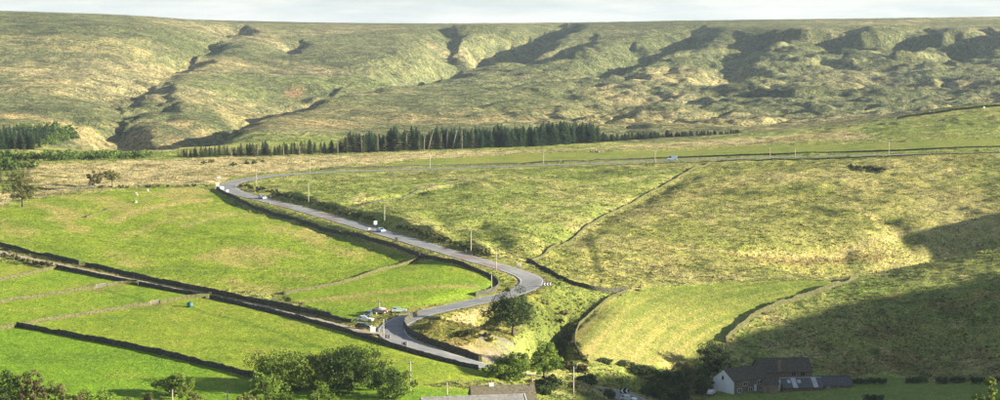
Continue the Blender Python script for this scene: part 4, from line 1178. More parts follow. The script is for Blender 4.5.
for k, px in enumerate((338, 362, 378, 406, 424, 428, 441, 447, 452, 462, 300, 258, 284, 232)):
    p = ground_hit(px, float(np.interp(px, [b_[0] for b_ in BASE], [b_[1] for b_ in BASE]))); r = math.hypot(p[0], p[1])
    hp = float(np.interp(px, [b_[0] for b_ in HTS], [b_[1] for b_ in HTS])) / (F / r) * rnd.uniform(0.8, 1.05)
    t_ = thing('dead_conifer', 'bare pale dead trunk standing in the shelter belt', 'dead tree', (p[0], p[1] - 3, gz(p[0], p[1] - 3)), 0, 'dead trunks of the shelter belt')
    lean = rnd.uniform(-0.6, 0.6) if k not in (5, 8) else 3.0
    MB().tube([(0, 0, -0.5), (lean * 0.5, 0, hp * 0.5), (lean, 0, hp)], [0.34, 0.26, 0.10], 7).build('trunk', 'dead_bark', t_, True)
    for b2 in range(7):
        z = hp * rnd.uniform(0.35, 0.95); a = rnd.uniform(0, 6.28); l_ = rnd.uniform(0.6, 1.6)
        MB().tube([(lean * z / hp, 0, z), (lean * z / hp + math.cos(a) * l_, math.sin(a) * l_, z - 0.2)], [0.09, 0.03], 4).build('branch', 'dead_bark', t_)
# plantation on the left
BK1 = [(-30, 152.5), (0, 152), (40, 151.5), (60, 146)]
for dy, x1, hp in ((0, 38, 17), (-4, 42, 15), (-8, 48, 14), (-12, 55, 12), (-16, 62, 10)):
    strip(np.arange(-12, x1, 5.0), [(b_[0], b_[1] + dy) for b_ in BK1], [(0, hp), (80, hp)], SPR, 'plantation_spruce', 'dark spruce in the block plantation behind the bright young conifer belt', 'spruces of the block plantation', 2.2, 0, r0=1050)
for dy, x0, x1 in ((-5, 46, 56), (-8, 50, 72), (-11, 55, 80), (-14, 62, 80), (-17, 40, 76), (-20, 20, 60)):
    strip(np.arange(x0, x1, 4.5), [(0, 151 + dy), (90, 150 + dy)], [(0, 8), (80, 8)], YNG, 'plantation_sapling', 'lighter green young conifer on the edge of the plantation block', 'young conifers beside the plantation', 2.0, 0, r0=1050)
for dy, x0, x1 in ((0, -8, 150), (-1.6, -8, 152)):
    strip(np.arange(x0, x1, 4.4), [(0, 161 + dy), (80, 160 + dy), (160, 158 + dy)], [(0, 9), (150, 7.5)], YNG, 'young_conifer', 'bright green young conifer in the hedge-like belt above the tan pasture', 'bright young conifer belt', 2.0, 0)
for dy, x1 in ((8, 34), (14, 30), (21, 18)):
    strip(np.arange(-8, x1, 5.2), [(0, 162 + dy), (80, 160 + dy)], [(0, 11), (80, 9)], YNG if dy < 10 else OLV, 'scrub_conifer', 'scrubby conifer beside the yellowish meadow-edge tree', 'scrub at the meadow edge', 2.0, 0)
# shrubs -------------------------------------------------------------
def shrub_meshes(seed, mat, w_=2.4, h=1.6, clumps=12, per=34, leaf=0.36):
    return broadleaf_meshes(seed, h, w_, clumps, per, leaf, mat, 0.0, 2, dens=1.2)
SH = [shrub_meshes(700 + k, m_) for k, m_ in enumerate(('leaf_dark', 'leaf_dark', 'leaf_olive', 'leaf_brown'))]
def shrubs(pix, label, group, ids, smin=0.7, smax=1.25, name='shrub'):
    for px, py in pix:
        p = on_ground(px + rnd.uniform(-1.5, 1.5), py + rnd.uniform(-0.5, 0.5))
        s_ = rnd.uniform(smin, smax)
        plant_tree(name, label, 'shrub', p, SH[rnd.choice(ids)], rnd.uniform(0, 6.28), (s_ * rnd.uniform(0.9, 1.4), s_ * rnd.uniform(0.9, 1.4), s_), group)
def along(a, b_, n):
    return [(a[0] + (b_[0] - a[0]) * k / (n - 1), a[1] + (b_[1] - a[1]) * k / (n - 1)) for k in range(n)]
shrubs(along((242, 187), (300, 200), 12) + along((300, 200), (372, 221), 18) + along((398, 228), (440, 240), 9) + along((440, 240), (488, 256), 11), 'dark gorse shrub on the cutting above the road', 'shrubs on the road cutting', (0, 1, 1, 2), 0.7, 1.3, 'gorse_shrub')
shrubs([(205, 164), (212, 163), (232, 166), (247, 164), (253, 164), (262, 163)], 'green bush standing on the tan rough pasture', 'bushes on the tan pasture', (0, 2), 1.0, 1.6, 'pasture_bush')
shrubs(along((852, 168), (882, 171), 9), 'dark rush clump in the hollow high on the rough hill', 'rush clumps in the hill hollow', (0, 1), 0.9, 1.4, 'rush_clump')
shrubs([(462, 338), (470, 336), (478, 334), (486, 338), (492, 342)], 'brown-green shrub on the spoil bank inside the hairpin', 'shrubs inside the hairpin', (2, 3), 0.8, 1.3, 'bank_shrub')
shrubs(along((560, 366), (586, 372), 6) + along((552, 368), (540, 372), 3), 'rusty brown shrub above the lower lane', 'rusty shrubs above the lower lane', (3, 3, 2), 0.8, 1.4, 'rusty_shrub')
shrubs(along((100, 188), (205, 187), 12), 'low dark heath clump along the top of the upper meadow', 'heath clumps above the upper meadow', (1, 3), 0.5, 0.9, 'heath_clump')
shrubs(along((6, 257), (50, 268), 9), 'grey-green scrub in the corner beside the lane', 'scrub in the lane corner', (2, 3), 0.6, 1.1, 'lane_scrub')
shrubs([(574, 327), (571, 333), (570, 341), (572, 348), (577, 356), (582, 361), (560, 322), (566, 316)], 'bracken-brown shrub on the bank between gully and hay field', 'shrubs on the gully bank', (3, 3, 2), 0.7, 1.2, 'gully_shrub')
# ------------------------------------------------------------------ buildings
def frame_house(px, py, r, yaw):
    th, s = pix_ray(px, py)
    return math.sin(th) * r, math.cos(th) * r, s * r
def gable_house(name, label, cat, loc, yaw, L_, W_, eave, ridge, wall_mat, roof_mat, gable_mat=None, over=0.25, group=None, base=-1.5):
    """length along local x, gables at -x and +x; front is -y"""
    t_ = thing(name, label, cat, loc, yaw, group)
    hx, hy = L_ / 2, W_ / 2
    MB().add([(-hx, -hy, base), (hx, -hy, base), (hx, hy, base), (-hx, hy, base), (-hx, -hy, eave), (hx, -hy, eave), (hx, hy, eave), (-hx, hy, eave), (-hx, 0, ridge - 0.06), (hx, 0, ridge - 0.06)],
             [(0, 1, 5, 4), (2, 3, 7, 6), (1, 2, 6, 9, 5), (3, 0, 4, 8, 7), (3, 2, 1, 0), (4, 5, 9, 8), (6, 7, 8, 9)]).build('wall', wall_mat, t_)
    if gable_mat:
        MB().prism([(-hy, base), (hy, base), (hy, eave), (0, ridge - 0.1), (-hy, eave)], 0.06, lambda u, a, w_: (-hx - 0.035 + a, u, w_)).build('gable_render', gable_mat, t_)
    slope = (ridge - eave) / hy
    roof = MB()
    th_ = 0.14
    for s_ in (-1, 1):
        y1 = s_ * (hy + over); z1 = eave - slope * over
        roof.add([(-hx - over, 0, ridge), (hx + over, 0, ridge), (hx + over, y1, z1), (-hx - over, y1, z1), (-hx - over, 0, ridge + th_), (hx + over, 0, ridge + th_), (hx + over, y1, z1 + th_), (-hx - over, y1, z1 + th_)],
                 [(0, 1, 2, 3), (7, 6, 5, 4), (0, 4, 5, 1), (1, 5, 6, 2), (2, 6, 7, 3), (3, 7, 4, 0)])
    rf = roof.build('roof', roof_mat, t_)
    n = max(8, int(L_ / 0.5))
    cap = MB()
    for k in range(n):
        x = -hx - over + (L_ + 2 * over) * (k + 0.5) / n
        cap.tube([(x - (L_ + 2 * over) / n * 0.48, 0, ridge + th_ * 0.7), (x + (L_ + 2 * over) / n * 0.48, 0, ridge + th_ * 0.7 + 0.015 * (k % 2))], [0.15, 0.15], 6)
    me = cap.mesh('ridge_tiles', roof_mat)
    o = link('ridge_tiles', me, rf); o['kind'] = 'stuff'
    # courses of slates: low battens of relief on both slopes
    crs = MB()
    rng = random.Random(int(L_ * 100))
    rows = max(5, int(math.hypot(hy, ridge - eave) / 0.55))
    for s_ in (-1, 1):
        for k in range(rows):
            t0 = (k + 0.15) / rows
            x = -hx - over + 0.02
            while x < hx + over - 0.3:
                wd = min(rng.uniform(0.7, 1.3), hx + over - 0.02 - x)
                ya, yb = s_ * (hy + over) * t0, s_ * (hy + over) * min(1.0, t0 + 1.05 / rows)
                za, zb = ridge - slope * abs(ya) + th_ + 0.004, ridge - slope * abs(yb) + th_ + 0.03 + rng.uniform(0, 0.02)
                crs.add([(x, ya, za), (x + wd - 0.03, ya, za), (x + wd - 0.03, yb, zb), (x, yb, zb), (x, yb, zb - 0.03), (x + wd - 0.03, yb, zb - 0.03)], [(0, 1, 2, 3), (3, 2, 5, 4)])
                x += wd
    me = crs.mesh('roof_slates', roof_mat)
    o = link('roof_slates', me, rf); o['kind'] = 'stuff'
    return t_, rf
def chimney(parent, x, y, z0, h, mat='gritstone', pots=1, potmat='terracotta'):
    c = MB().box((x, y, z0 + h / 2), (0.95, 0.62, h)).box((x, y, z0 + h + 0.05), (1.1, 0.76, 0.14)).build('chimney', mat, parent)
    for k in range(pots):
        px_ = x + (k - (pots - 1) / 2) * 0.42
        MB().tube([(px_, y, z0 + h + 0.1), (px_, y, z0 + h + 0.55), (px_, y, z0 + h + 0.62)], [0.15, 0.12, 0.15], 8).build('chimney_pot', potmat, c)
def window(parent, x, y, z, w_, h, face='front', frame='white_paint'):
    """face: front (-y), left (-x)"""
    def fr(u, a, w2):
        return (x + u, y - a, z + w2) if face == 'front' else (x - a, y - u, z + w2)
    g = MB().prism([(-w_ / 2, 0), (w_ / 2, 0), (w_ / 2, h), (-w_ / 2, h)], 0.06, lambda u, a, w2: fr(u, a + 0.02, w2)).build('window', 'dark_glass', parent)
    b2 = MB()
    for u0, u1, w0, w1 in [(-w_ / 2 - 0.08, -w_ / 2, -0.08, h + 0.08), (w_ / 2, w_ / 2 + 0.08, -0.08, h + 0.08), (-w_ / 2, w_ / 2, -0.08, 0.0), (-w_ / 2, w_ / 2, h, h + 0.08), (-0.04, 0.04, 0, h)]:
        b2.prism([(u0, w0), (u1, w0), (u1, w1), (u0, w1)], 0.1, lambda u, a, w2: fr(u, a + 0.04, w2))
    b2.build('window_frame', frame, g)
    MB().prism([(-w_ / 2 - 0.2, -0.2), (w_ / 2 + 0.2, -0.2), (w_ / 2 + 0.2, -0.09), (-w_ / 2 - 0.2, -0.09)], 0.22, lambda u, a, w2: fr(u, a + 0.08, w2)).build('window_sill', 'gritstone', g)
def door(parent, x, y, z, w_, h, mat='white_paint'):
    d = MB().box((x, y - 0.04, z + h / 2), (w_, 0.1, h)).build('door', mat, parent)
    MB().box((x + w_ * 0.36, y - 0.12, z + h * 0.48), (0.08, 0.08, 0.16)).build('handle', 'galvanised', d)
FARM = 'hill farm buildings in the shade'
YAW = math.radians(33)
def farm_pos(px, py, r):
    th, s = pix_ray(px, py)
    return Vector((math.sin(th) * r, math.cos(th) * r, s * r))
# farmhouse: near corner of the white gable stands at pixel (734, 395)
c0 = on_ground(734, 394.5)
ca, sa = math.cos(YAW), math.sin(YAW)
def from_corner(c, u, v): return Vector((c.x + u * ca - v * sa, c.y + u * sa + v * ca, c.z))
HL, HW = 12.4, 8.8
hp = from_corner(c0, HL / 2, HW / 2)
house, hroof = gable_house('farmhouse', 'stone farmhouse with a whitewashed gable end below the bracken slope', 'house', hp, YAW, HL, HW, 3.5, 6.3, 'gritstone', 'mossy_slate', 'whitewash', group=FARM)
chimney(hroof, -HL / 2 + 0.6, 0, 6.1, 1.0, 'gritstone', 1, 'black_paint')
chimney(hroof, 0.8, 0, 6.1, 0.7, 'gritstone', 2, 'lead_flashing')
for x in (-2.2, 2.9): window(house, x, -HW / 2, 2.0, 1.5, 1.0)
for x in (-4.2, -0.4, 3.3): window(house, x, -HW / 2, 0.35, 1.3, 1.0)
door(house, 1.4, -HW / 2, 0, 0.95, 2.0)
window(house, -HL / 2 - 0.06, 0.3, 3.6, 0.6, 0.8, 'left', 'gritstone')
# tall barn behind
b0 = hp + Vector((ca * 13.4 - sa * 3.6, sa * 13.4 + ca * 3.6, 0)); 
YB = math.radians(6)
barn, broof = gable_house('stone_barn', 'long stone barn with the tallest ridge, behind the farmhouse', 'barn', (b0.x + 3.6, b0.y, b0.z + 0.2), YB, 15.0, 9.0, 3.8, 6.9, 'gritstone', 'mossy_slate', group=FARM)
chimney(broof, -1.8, -4.2, 3.6, 3.2, 'warm_gritstone', 1)
for x in (2.2, 4.8): window(barn, x, -4.5, 2.7, 1.1, 0.9, frame='warm_gritstone')
# brown fronted porch between house and glazed shed
pp = on_ground(771, 393.5)
porch, _r = gable_house('porch_outhouse', 'small outhouse with warm stone front between farmhouse and glazed shed', 'outhouse', (pp.x, pp.y + 2.2, pp.z), YB, 4.0, 3.4, 2.5, 3.6, 'warm_gritstone', 'mossy_slate', group=FARM)
door(porch, -0.9, -1.7, 0, 0.9, 1.9, 'weathered_timber')
# glazed shed: a mono-pitch roof of panes on a low stone front
gp = on_ground(803, 391.5)
GL = 11.5
gs = thing('glazed_shed', 'low shed with a glazed lean-to roof and pale eaves board in front of the barn', 'shed', (gp.x, gp.y + 2.0, gp.z), YB, FARM)
MB().add([(-GL / 2, -1.8, -1), (GL / 2, -1.8, -1), (GL / 2, 1.8, -1), (-GL / 2, 1.8, -1), (-GL / 2, -1.8, 0.9), (GL / 2, -1.8, 0.9), (GL / 2, 1.8, 3.0), (-GL / 2, 1.8, 3.0)], [(3, 2, 1, 0), (0, 1, 5, 4), (1, 2, 6, 5), (2, 3, 7, 6), (3, 0, 4, 7), (4, 5, 6, 7)]).build('wall', 'gritstone', gs)
NP = 8
for k in range(NP):
    x0_, x1_ = -GL / 2 + GL * k / NP + 0.06, -GL / 2 + GL * (k + 1) / NP - 0.06
    MB().add([(x0_, -1.9, 0.94), (x1_, -1.9, 0.94), (x1_, 1.8, 3.1), (x0_, 1.8, 3.1), (x0_, -1.9, 1.0), (x1_, -1.9, 1.0), (x1_, 1.8, 3.16), (x0_, 1.8, 3.16)], [(3, 2, 1, 0), (4, 5, 6, 7), (0, 1, 5, 4), (1, 2, 6, 5), (2, 3, 7, 6), (3, 0, 4, 7)]).build('roof_pane', 'lead_flashing' if k in (2, 6) else 'slate', gs)
for k in (1, 3, 6):
    x0_ = -GL / 2 + GL * (k + 0.5) / NP
    MB().add([(x0_ - 0.45, -0.2, 2.02), (x0_ + 0.45, -0.2, 2.02), (x0_ + 0.45, 0.9, 2.68), (x0_ - 0.45, 0.9, 2.68), (x0_ - 0.45, -0.2, 2.10), (x0_ + 0.45, -0.2, 2.10), (x0_ + 0.45, 0.9, 2.76), (x0_ - 0.45, 0.9, 2.76)], [(3, 2, 1, 0), (4, 5, 6, 7), (0, 1, 5, 4), (1, 2, 6, 5), (2, 3, 7, 6), (3, 0, 4, 7)]).build('skylight', 'lead_flashing', gs)
MB().box((0, -1.98, 0.86), (GL + 0.3, 0.1, 0.24)).build('eaves_board', 'lichen_stone', gs)
MB().box((0, 1.86, 3.14), (GL + 0.3, 0.3, 0.16)).build('ridge_flashing', 'lead_flashing', gs)
wp = on_ground(780, 392)
pl = MB().box((0, 0, 1.4), (0.55, 0.4, 3.2)).build('gate_pillar', 'white_paint'); pl.location = (wp.x, wp.y + 1.2, wp.z); tag(pl, 'white painted pillar between outhouse and glazed shed', 'pillar')
sp = on_ground(835, 388.5)
shed, _r = gable_house('slate_shed', 'long low slate-roofed shed at the end of the farm', 'shed', (sp.x, sp.y + 2.4, sp.z), math.radians(3), 9.2, 4.6, 0.9, 2.9, 'gritstone', 'slate', group=FARM)
window(shed, -2, -2.3, 0.1, 0.8, 0.5)

# cottages at the foot of the picture
def roof_at(px0, px1, py_ridge, r):
    a, b2 = farm_pos(px0, py_ridge[0], r), farm_pos(px1, py_ridge[1], r)
    return a, b2
a, b2 = roof_at(472, 532.5, (386.6, 384.6), 399)
mid = (a + b2) / 2; gl = gz(mid.x, mid.y); ridge_h = 6.6
cot, croof = gable_house('cottage', 'cottage with a mossy stone-slate roof and two chimneys with red pots', 'house', (mid.x, mid.y, mid.z - ridge_h - 0.1), math.radians(7), 13.6, 8.4, 4.2, ridge_h, 'warm_gritstone', 'stone_slate', group='cottages by the lower lane', base=-4)
chimney(croof, -2.4, 0.0, 6.3, 0.9, 'white_paint', 1); chimney(croof, 6.5, 0.0, 6.3, 0.9, 'gritstone', 1)
window(cot, 4.5, -4.2, 2.4, 0.9, 1.1); window(cot, 2.0, -4.2, 2.4, 0.9, 1.1)
a, b2 = roof_at(421, 524, (398.0, 394.0), 386)
mid = (a + b2) / 2
row, rroof = gable_house('slate_roofed_row', 'long row with a plain grey slate roof in front of the cottage', 'house', (mid.x, mid.y, mid.z - 6.1), math.radians(11), 21.5, 7.6, 4.2, 6.0, 'gritstone', 'slate', group='cottages by the lower lane', base=-4)
MATS['pale_slate'] = mat_noise('pale_slate', (0.185, 0.175, 0.160), (0.30, 0.285, 0.265), 1.4, rough=0.75, bump=0.02)
for o in [rroof] + list(rroof.children): o.data.materials[0] = MATS['pale_slate']
MB().add([(11.02, 0.05, 6.16), (11.14, 0.05, 6.16), (11.14, -4.1, 4.24), (11.02, -4.1, 4.24), (11.02, 0.05, 6.28), (11.14, 0.05, 6.28), (11.14, -4.1, 4.36), (11.02, -4.1, 4.36)], [(3, 2, 1, 0), (4, 5, 6, 7), (0, 1, 5, 4), (1, 2, 6, 5), (2, 3, 7, 6), (3, 0, 4, 7)]).build('bargeboard', 'white_paint', rroof)

# ------------------------------------------------------------------ vehicles
def make_car(label, paint, px, py, yaw, kind='hatch', r0=None, group='cars on and beside the road', dz=0.06):
    p = on_ground(px, py, r0)
    t_ = thing('parked_car' if 'parked' in label else 'car', label, 'car', p + Vector((0, 0, dz + 0.1)), yaw, group)
    if kind == 'van':
        L_, W_, H_ = 4.9, 1.95, 2.2
        side = [(-2.45, 0.35), (2.4, 0.35), (2.45, 0.75), (2.3, 1.05), (1.75, 1.22), (1.1, 2.12), (-2.35, 2.2), (-2.45, 2.0)]
        glass = [(1.78, 1.26), (1.15, 2.05), (0.35, 2.06), (0.35, 1.26)]
        ws = [(1.80, 1.24), (1.13, 2.11)]
    else:
        L_, W_, H_ = 4.2, 1.75, 1.45
        side = [(-2.1, 0.30), (2.05, 0.30), (2.1, 0.62), (1.95, 0.80), (0.95, 0.93), (0.35, 1.40), (-1.35, 1.45), (-1.95, 0.98), (-2.1, 0.85)]
        glass = [(0.90, 0.95), (0.34, 1.34), (-1.28, 1.38), (-1.72, 0.98)]
        ws = [(0.98, 0.95), (0.38, 1.395)]
    n = len(side)
    v_, f_ = [], []
    for yy, kx in ((-W_ / 2, 0.0), (-W_ / 2 + 0.12, 1.0), (W_ / 2 - 0.12, 1.0), (W_ / 2, 0.0)):
        for x, z in side:
            top = z > 0.95
            inset = 0.14 if top else 0.0
            y2 = yy - math.copysign(inset, yy)
            v_.append((x * (1.0 if kx else 0.985), y2, z if kx else z - 0.02 if z > 0.5 else z + 0.03))
    for s_ in range(3):
        for k in range(n):
            f_.append((s_ * n + k, s_ * n + (k + 1) % n, (s_ + 1) * n + (k + 1) % n, (s_ + 1) * n + k))
    f_ += [tuple(range(n)), tuple(range(4 * n - 1, 3 * n - 1, -1))]
    MB().add(v_, f_).build('body', paint, t_)
    for s_ in (-1, 1):
        yy = s_ * (W_ / 2 - 0.125)
        MB().prism(glass, 0.03, lambda u, a, w_: (u, yy + a + s_ * 0.01, w_)).build('side_window', 'dark_glass', t_)
        MB().box((side[2][0] - 0.04, s_ * (W_ / 2 - 0.3), 0.68), (0.12, 0.34, 0.16)).build('headlight', 'lamp_lens', t_)
        MB().box((side[0][0] + 0.02, s_ * (W_ / 2 - 0.2), 0.82), (0.1, 0.22, 0.2)).build('tail_light', 'tail_lens', t_)
    (xa, za), (xb, zb) = ws
    hw = W_ / 2 - 0.3
    MB().add([(xa, -hw - 0.08, za), (xa, hw + 0.08, za), (xb, hw, zb), (xb, -hw, zb), (xa + 0.03, -hw - 0.08, za + 0.03), (xa + 0.03, hw + 0.08, za + 0.03), (xb + 0.03, hw, zb + 0.03), (xb + 0.03, -hw, zb + 0.03)],
             [(3, 2, 1, 0), (4, 5, 6, 7), (0, 1, 5, 4), (1, 2, 6, 5), (2, 3, 7, 6), (3, 0, 4, 7)]).build('windscreen', 'dark_glass', t_)
    for x in (-L_ * 0.31, L_ * 0.31):
        for s_ in (-1, 1):
            w_ = MB().tube([(x, s_ * (W_ / 2 - 0.2), 0.31), (x, s_ * (W_ / 2 + 0.01), 0.31)], [0.32, 0.32], 14).build('wheel', 'rubber', t_)
            MB().tube([(x, s_ * (W_ / 2), 0.31), (x, s_ * (W_ / 2 + 0.03), 0.31)], [0.19, 0.17], 10).build('rim', 'galvanised', w_)
    return t_
def road_yaw(px, py):
    i_ = road_index(px, py); d = road_line[min(i_ + 2, len(road_line) - 1)] - road_line[max(i_ - 2, 0)]
    return math.atan2(d[1], d[0])
make_car('silver-blue hatchback driving down the road near the upper bend', 'paint_silver_blue', 262.5, 199.3, road_yaw(262, 199))
make_car('light blue hatchback on the road beside the white square sign', 'paint_light_blue', 381, 232.4, road_yaw(381, 232))
make_car('pale blue van on the far straight road', 'paint_silver_blue', 672, 160.6, road_yaw(672, 160.5), 'van')
make_car('white car parked on the verge above the lane mouth', 'paint_white', 365.5, 322, math.radians(-14))
make_car('dark green car parked behind the white car on the verge', 'paint_dark_green', 368, 317, math.radians(-100))
make_car('black car parked beside the red car above the hairpin', 'paint_black', 379, 314.3, math.radians(35))
make_car('small red car parked beside the black car above the hairpin', 'paint_red', 381.5, 313.2, math.radians(40))
make_car('pale green car parked on the verge above the hairpin', 'paint_pale_green', 399, 313, math.radians(12))
make_car('black car stopped at the mouth of the lane', 'paint_black', 363.5, 329, math.radians(-18))
make_car('white car half hidden by bushes below the chevron board', 'paint_white', 628.5, 401.5, math.radians(-30))
cv = make_car('small white car parked beside the white gable', 'paint_white', 711.5, 395, math.radians(70), 'hatch', group='vehicles at the farm')

# ------------------------------------------------------------------ poles, signs, small things
def utility_pole(px, top, base, label, r=None):
    if r is None:
        p = on_ground(px, base)
    else:
        th, s = pix_ray(px, base); x, y = math.sin(th) * r, math.cos(th) * r; p = Vector((x, y, gz(x, y)))
    rr = math.hypot(p.x, p.y); th, s = pix_ray(px, top)
    h = s * rr - p.z
    t_ = thing('utility_pole', label, 'utility pole', p, rnd.uniform(-0.4, 0.4), 'utility poles')
    MB().tube([(0, 0, -0.8), (0, 0, h * 0.5), (0.03, 0, h)], [0.17, 0.14, 0.11], 8).build('pole', 'pole_wood', t_, True)
    ar = MB().box((0, 0.12, h - 0.45), (1.5, 0.11, 0.13)).build('crossarm', 'weathered_timber', t_)
    for x in (-0.65, 0, 0.65):
        MB().tube([(x, 0.12, h - 0.4), (x, 0.12, h - 0.16)], [0.05, 0.035], 6).build('insulator', 'lead_flashing', ar)
for a_ in [(471, 231, 255, 'pole beside the cutting shrubs above the red surfacing'), (496, 248.5, 271, 'pole on the verge just before the sharp bend'), (491.5, 273, 292, 'wooden pole inside the sharp bend at the tip of the triangular field'),
           (308.5, 183, 204, 'pole above the cutting beyond the silver-blue car'), (384.5, 205, 225, 'pole behind the white square sign'), (256.5, 172.5, 187, 'pole inside the upper bend'),
           (310, 159, 172.5, 'pole beyond the far straight road near the upper bend'), (430, 152, 169, 'pole at the end of the pale green strip field'), (543.5, 151, 166, 'pole before the spruce block, in the strip field'),
           (655, 149.5, 163, 'pole beside the pale blue van'), (770, 147, 158.5, 'pole of the close pair by the far road'), (795, 148, 157.5, 'shorter pole of the close pair by the far road'), (889, 139.5, 156, 'pole before the grassy brow by the far road'),
           (410.5, 361.5, 391, 'tall pole in the shaded strip of pasture above the row', ), (447, 382.5, 402, 'pole just behind the grey slate roof'), (573.5, 366.5, 396, 'stout pole beside the lower lane'),
           (227.5, 390.5, 412, 'pole in front of the tall ash tree', 385), (172.5, 390, 412, 'pole in front of the rounded pasture tree', 372), (383.5, 319, 338, 'thin pole on the outside of the hairpin'), (379.5, 300, 313.5, 'pole behind the parked black car')]:
    utility_pole(a_[0], a_[1], a_[2], a_[3], a_[4] if len(a_) > 4 else None)

def sign(name, label, px, base, board_w, board_h, z0, face_mat, yaw, posts=1, extra=None, cat='road sign', group=None, back='galvanised'):
    p = on_ground(px, base)
    t_ = thing(name, label, cat, p, yaw, group)
    for k in range(posts):
        x = 0 if posts == 1 else (k - 0.5) * board_w * 0.7
        MB().tube([(x, 0.06, -0.4), (x, 0.06, z0 + board_h)], [0.05, 0.05], 6).build('post', 'galvanised', t_)
    bd = MB().box((0, 0, z0 + board_h / 2), (board_w, 0.05, board_h)).build('board', face_mat, t_)
    if extra: extra(bd, z0)
    return t_
def chevrons(n, w_, h, mat='white_paint'):
    def fn(bd, z0):
        for k in range(n):
            x = (k - (n - 1) / 2) * w_ / n; q = w_ / n * 0.42
            MB().prism([(x + q * 0.9, z0 + h * 0.08), (x, z0 + h * 0.5), (x + q * 0.9, z0 + h * 0.92), (x + q * 0.1, z0 + h * 0.92), (x - q * 0.8, z0 + h * 0.5), (x + q * 0.1, z0 + h * 0.08)], 0.02, lambda u, a, w2: (u, -0.04 + a, w2)).build('chevron', mat, bd)
    return fn
sign('square_sign', 'white square road sign beside the light blue hatchback', 375.5, 228, 1.15, 1.3, 1.2, 'white_paint', 0.2)
sign('temporary_sign', 'pale orange temporary sign on the verge by the square sign', 369.5, 232, 0.9, 1.3, 0.2, 'orange_paint', 0.3, 2)
sign('chevron_sign', 'black and white chevron board outside the sharp bend', 547.5, 286.8, 2.7, 0.95, 0.35, 'black_paint', 0.25, 2, chevrons(3, 2.7, 0.95), group='chevron boards')
sign('chevron_sign', 'chevron board outside the hairpin nearest the lane mouth', 387.5, 340, 1.6, 1.0, 0.35, 'white_paint', -0.35, 2, chevrons(2, 1.6, 1.0, 'red_paint'), group='chevron boards')
sign('chevron_sign', 'chevron board outside the hairpin farther down the road', 404.5, 347.3, 1.6, 1.0, 0.35, 'white_paint', -0.3, 2, chevrons(1, 1.6, 1.0, 'black_paint'), group='chevron boards')
sign('chevron_sign', 'dark chevron board with two white arrows by the lower lane', 624.5, 396, 2.4, 1.3, 0.7, 'black_paint', 0.0, 2, chevrons(2, 2.4, 1.3), group='chevron boards')
sign('bend_sign', 'white road sign on a post above the upper bend', 219, 181.5, 1.7, 1.0, 1.3, 'white_paint', 0.0)
sign('marker_board', 'white marker board at the outermost point of the upper bend', 217.5, 186.8, 1.3, 1.5, 0.2, 'white_paint', 0.2, group='marker boards of the upper bend')
sign('marker_board', 'white marker board just below the outermost one at the upper bend', 222, 189.8, 1.5, 1.2, 0.2, 'white_paint', 0.4, 2, group='marker boards of the upper bend')
sign('marker_board', 'small white marker board last of the row at the upper bend', 227.5, 192.6, 0.9, 1.0, 0.2, 'white_paint', 0.4, group='marker boards of the upper bend')
sign('junction_sign', 'pale board sign at the mouth of the lane', 373, 333.3, 1.3, 1.5, 0.2, 'white_paint', 0.1)
def tri(bd, z0):
    MB().prism([(-0.42, z0 + 0.12), (0.42, z0 + 0.12), (0.0, z0 + 0.85)], 0.02, lambda u, a, w2: (u, -0.04 + a, w2)).build('warning_triangle', 'red_paint', bd)
    MB().prism([(-0.24, z0 + 0.22), (0.24, z0 + 0.22), (0.0, z0 + 0.66)], 0.02, lambda u, a, w2: (u, -0.06 + a, w2)).build('triangle_face', 'white_paint', bd)
sign('warning_sign', 'warning sign with red triangle before the sharp bend', 519.5, 268.5, 1.1, 1.1, 0.5, 'white_paint', 0.0, 1, tri)
for px, py, lb in [(255, 193.5, 'white verge post above the silver-blue car'), (270.5, 197.5, 'white verge post just past the silver-blue car'), (291, 203, 'white verge post above the first red surfacing'), (270, 204.5, 'pale verge post on the near side of the upper road'), (466, 253, 'white verge post at the foot of the pole by the red surfacing'), (480, 299.5, 'pale verge post inside the sharp bend')]:
    p = on_ground(px, py)
    t_ = thing('verge_post', lb, 'verge post', p, 0, 'white verge posts')
    MB().box((0, 0, 0.35), (0.22, 0.14, 1.1), 0, 0.85).build('post', 'white_paint', t_)
    MB().box((0, -0.085, 0.72), (0.1, 0.03, 0.16)).build('reflector', 'tail_lens', t_)
for px, py, lb, s_ in [(396.5, 242.3, 'pale stone gatepost below the light blue hatchback', 1.2), (480, 361.5, 'pale stone end pier of the hairpin retaining wall', 1.3), (210, 298, 'pale stone pier where two lane walls meet', 1.2)]:
    p = on_ground(px, py)
    o = MB().box((0, 0, 0.5 * s_), (0.9, 0.8, 1.5 * s_), 0.2, 0.86).box((0, 0, 1.3 * s_), (1.0, 0.9, 0.16), 0.2, 0.8).build('stone_pier', 'lichen_stone'); o.location = p; tag(o, lb, 'stone pier', 'stone piers')
# water tank
p = on_ground(190, 307)
t_ = thing('water_tank', 'blue-green plastic water tank on the grass below the gateway', 'water tank', p, 0.3)
MB().tube([(0, 0, 0), (0, 0, 0.15), (0, 0, 1.05), (0, 0, 1.25), (0, 0, 1.35)], [0.75, 0.82, 0.82, 0.62, 0.25], 16).build('tank', 'tank_plastic', t_, True)
MB().tube([(0, 0, 1.33), (0, 0, 1.46)], [0.24, 0.22], 12).build('lid', 'black_paint', t_)
MB().box((0, 0, -0.04), (1.9, 1.9, 0.16)).build('plinth', 'lichen_stone', t_)
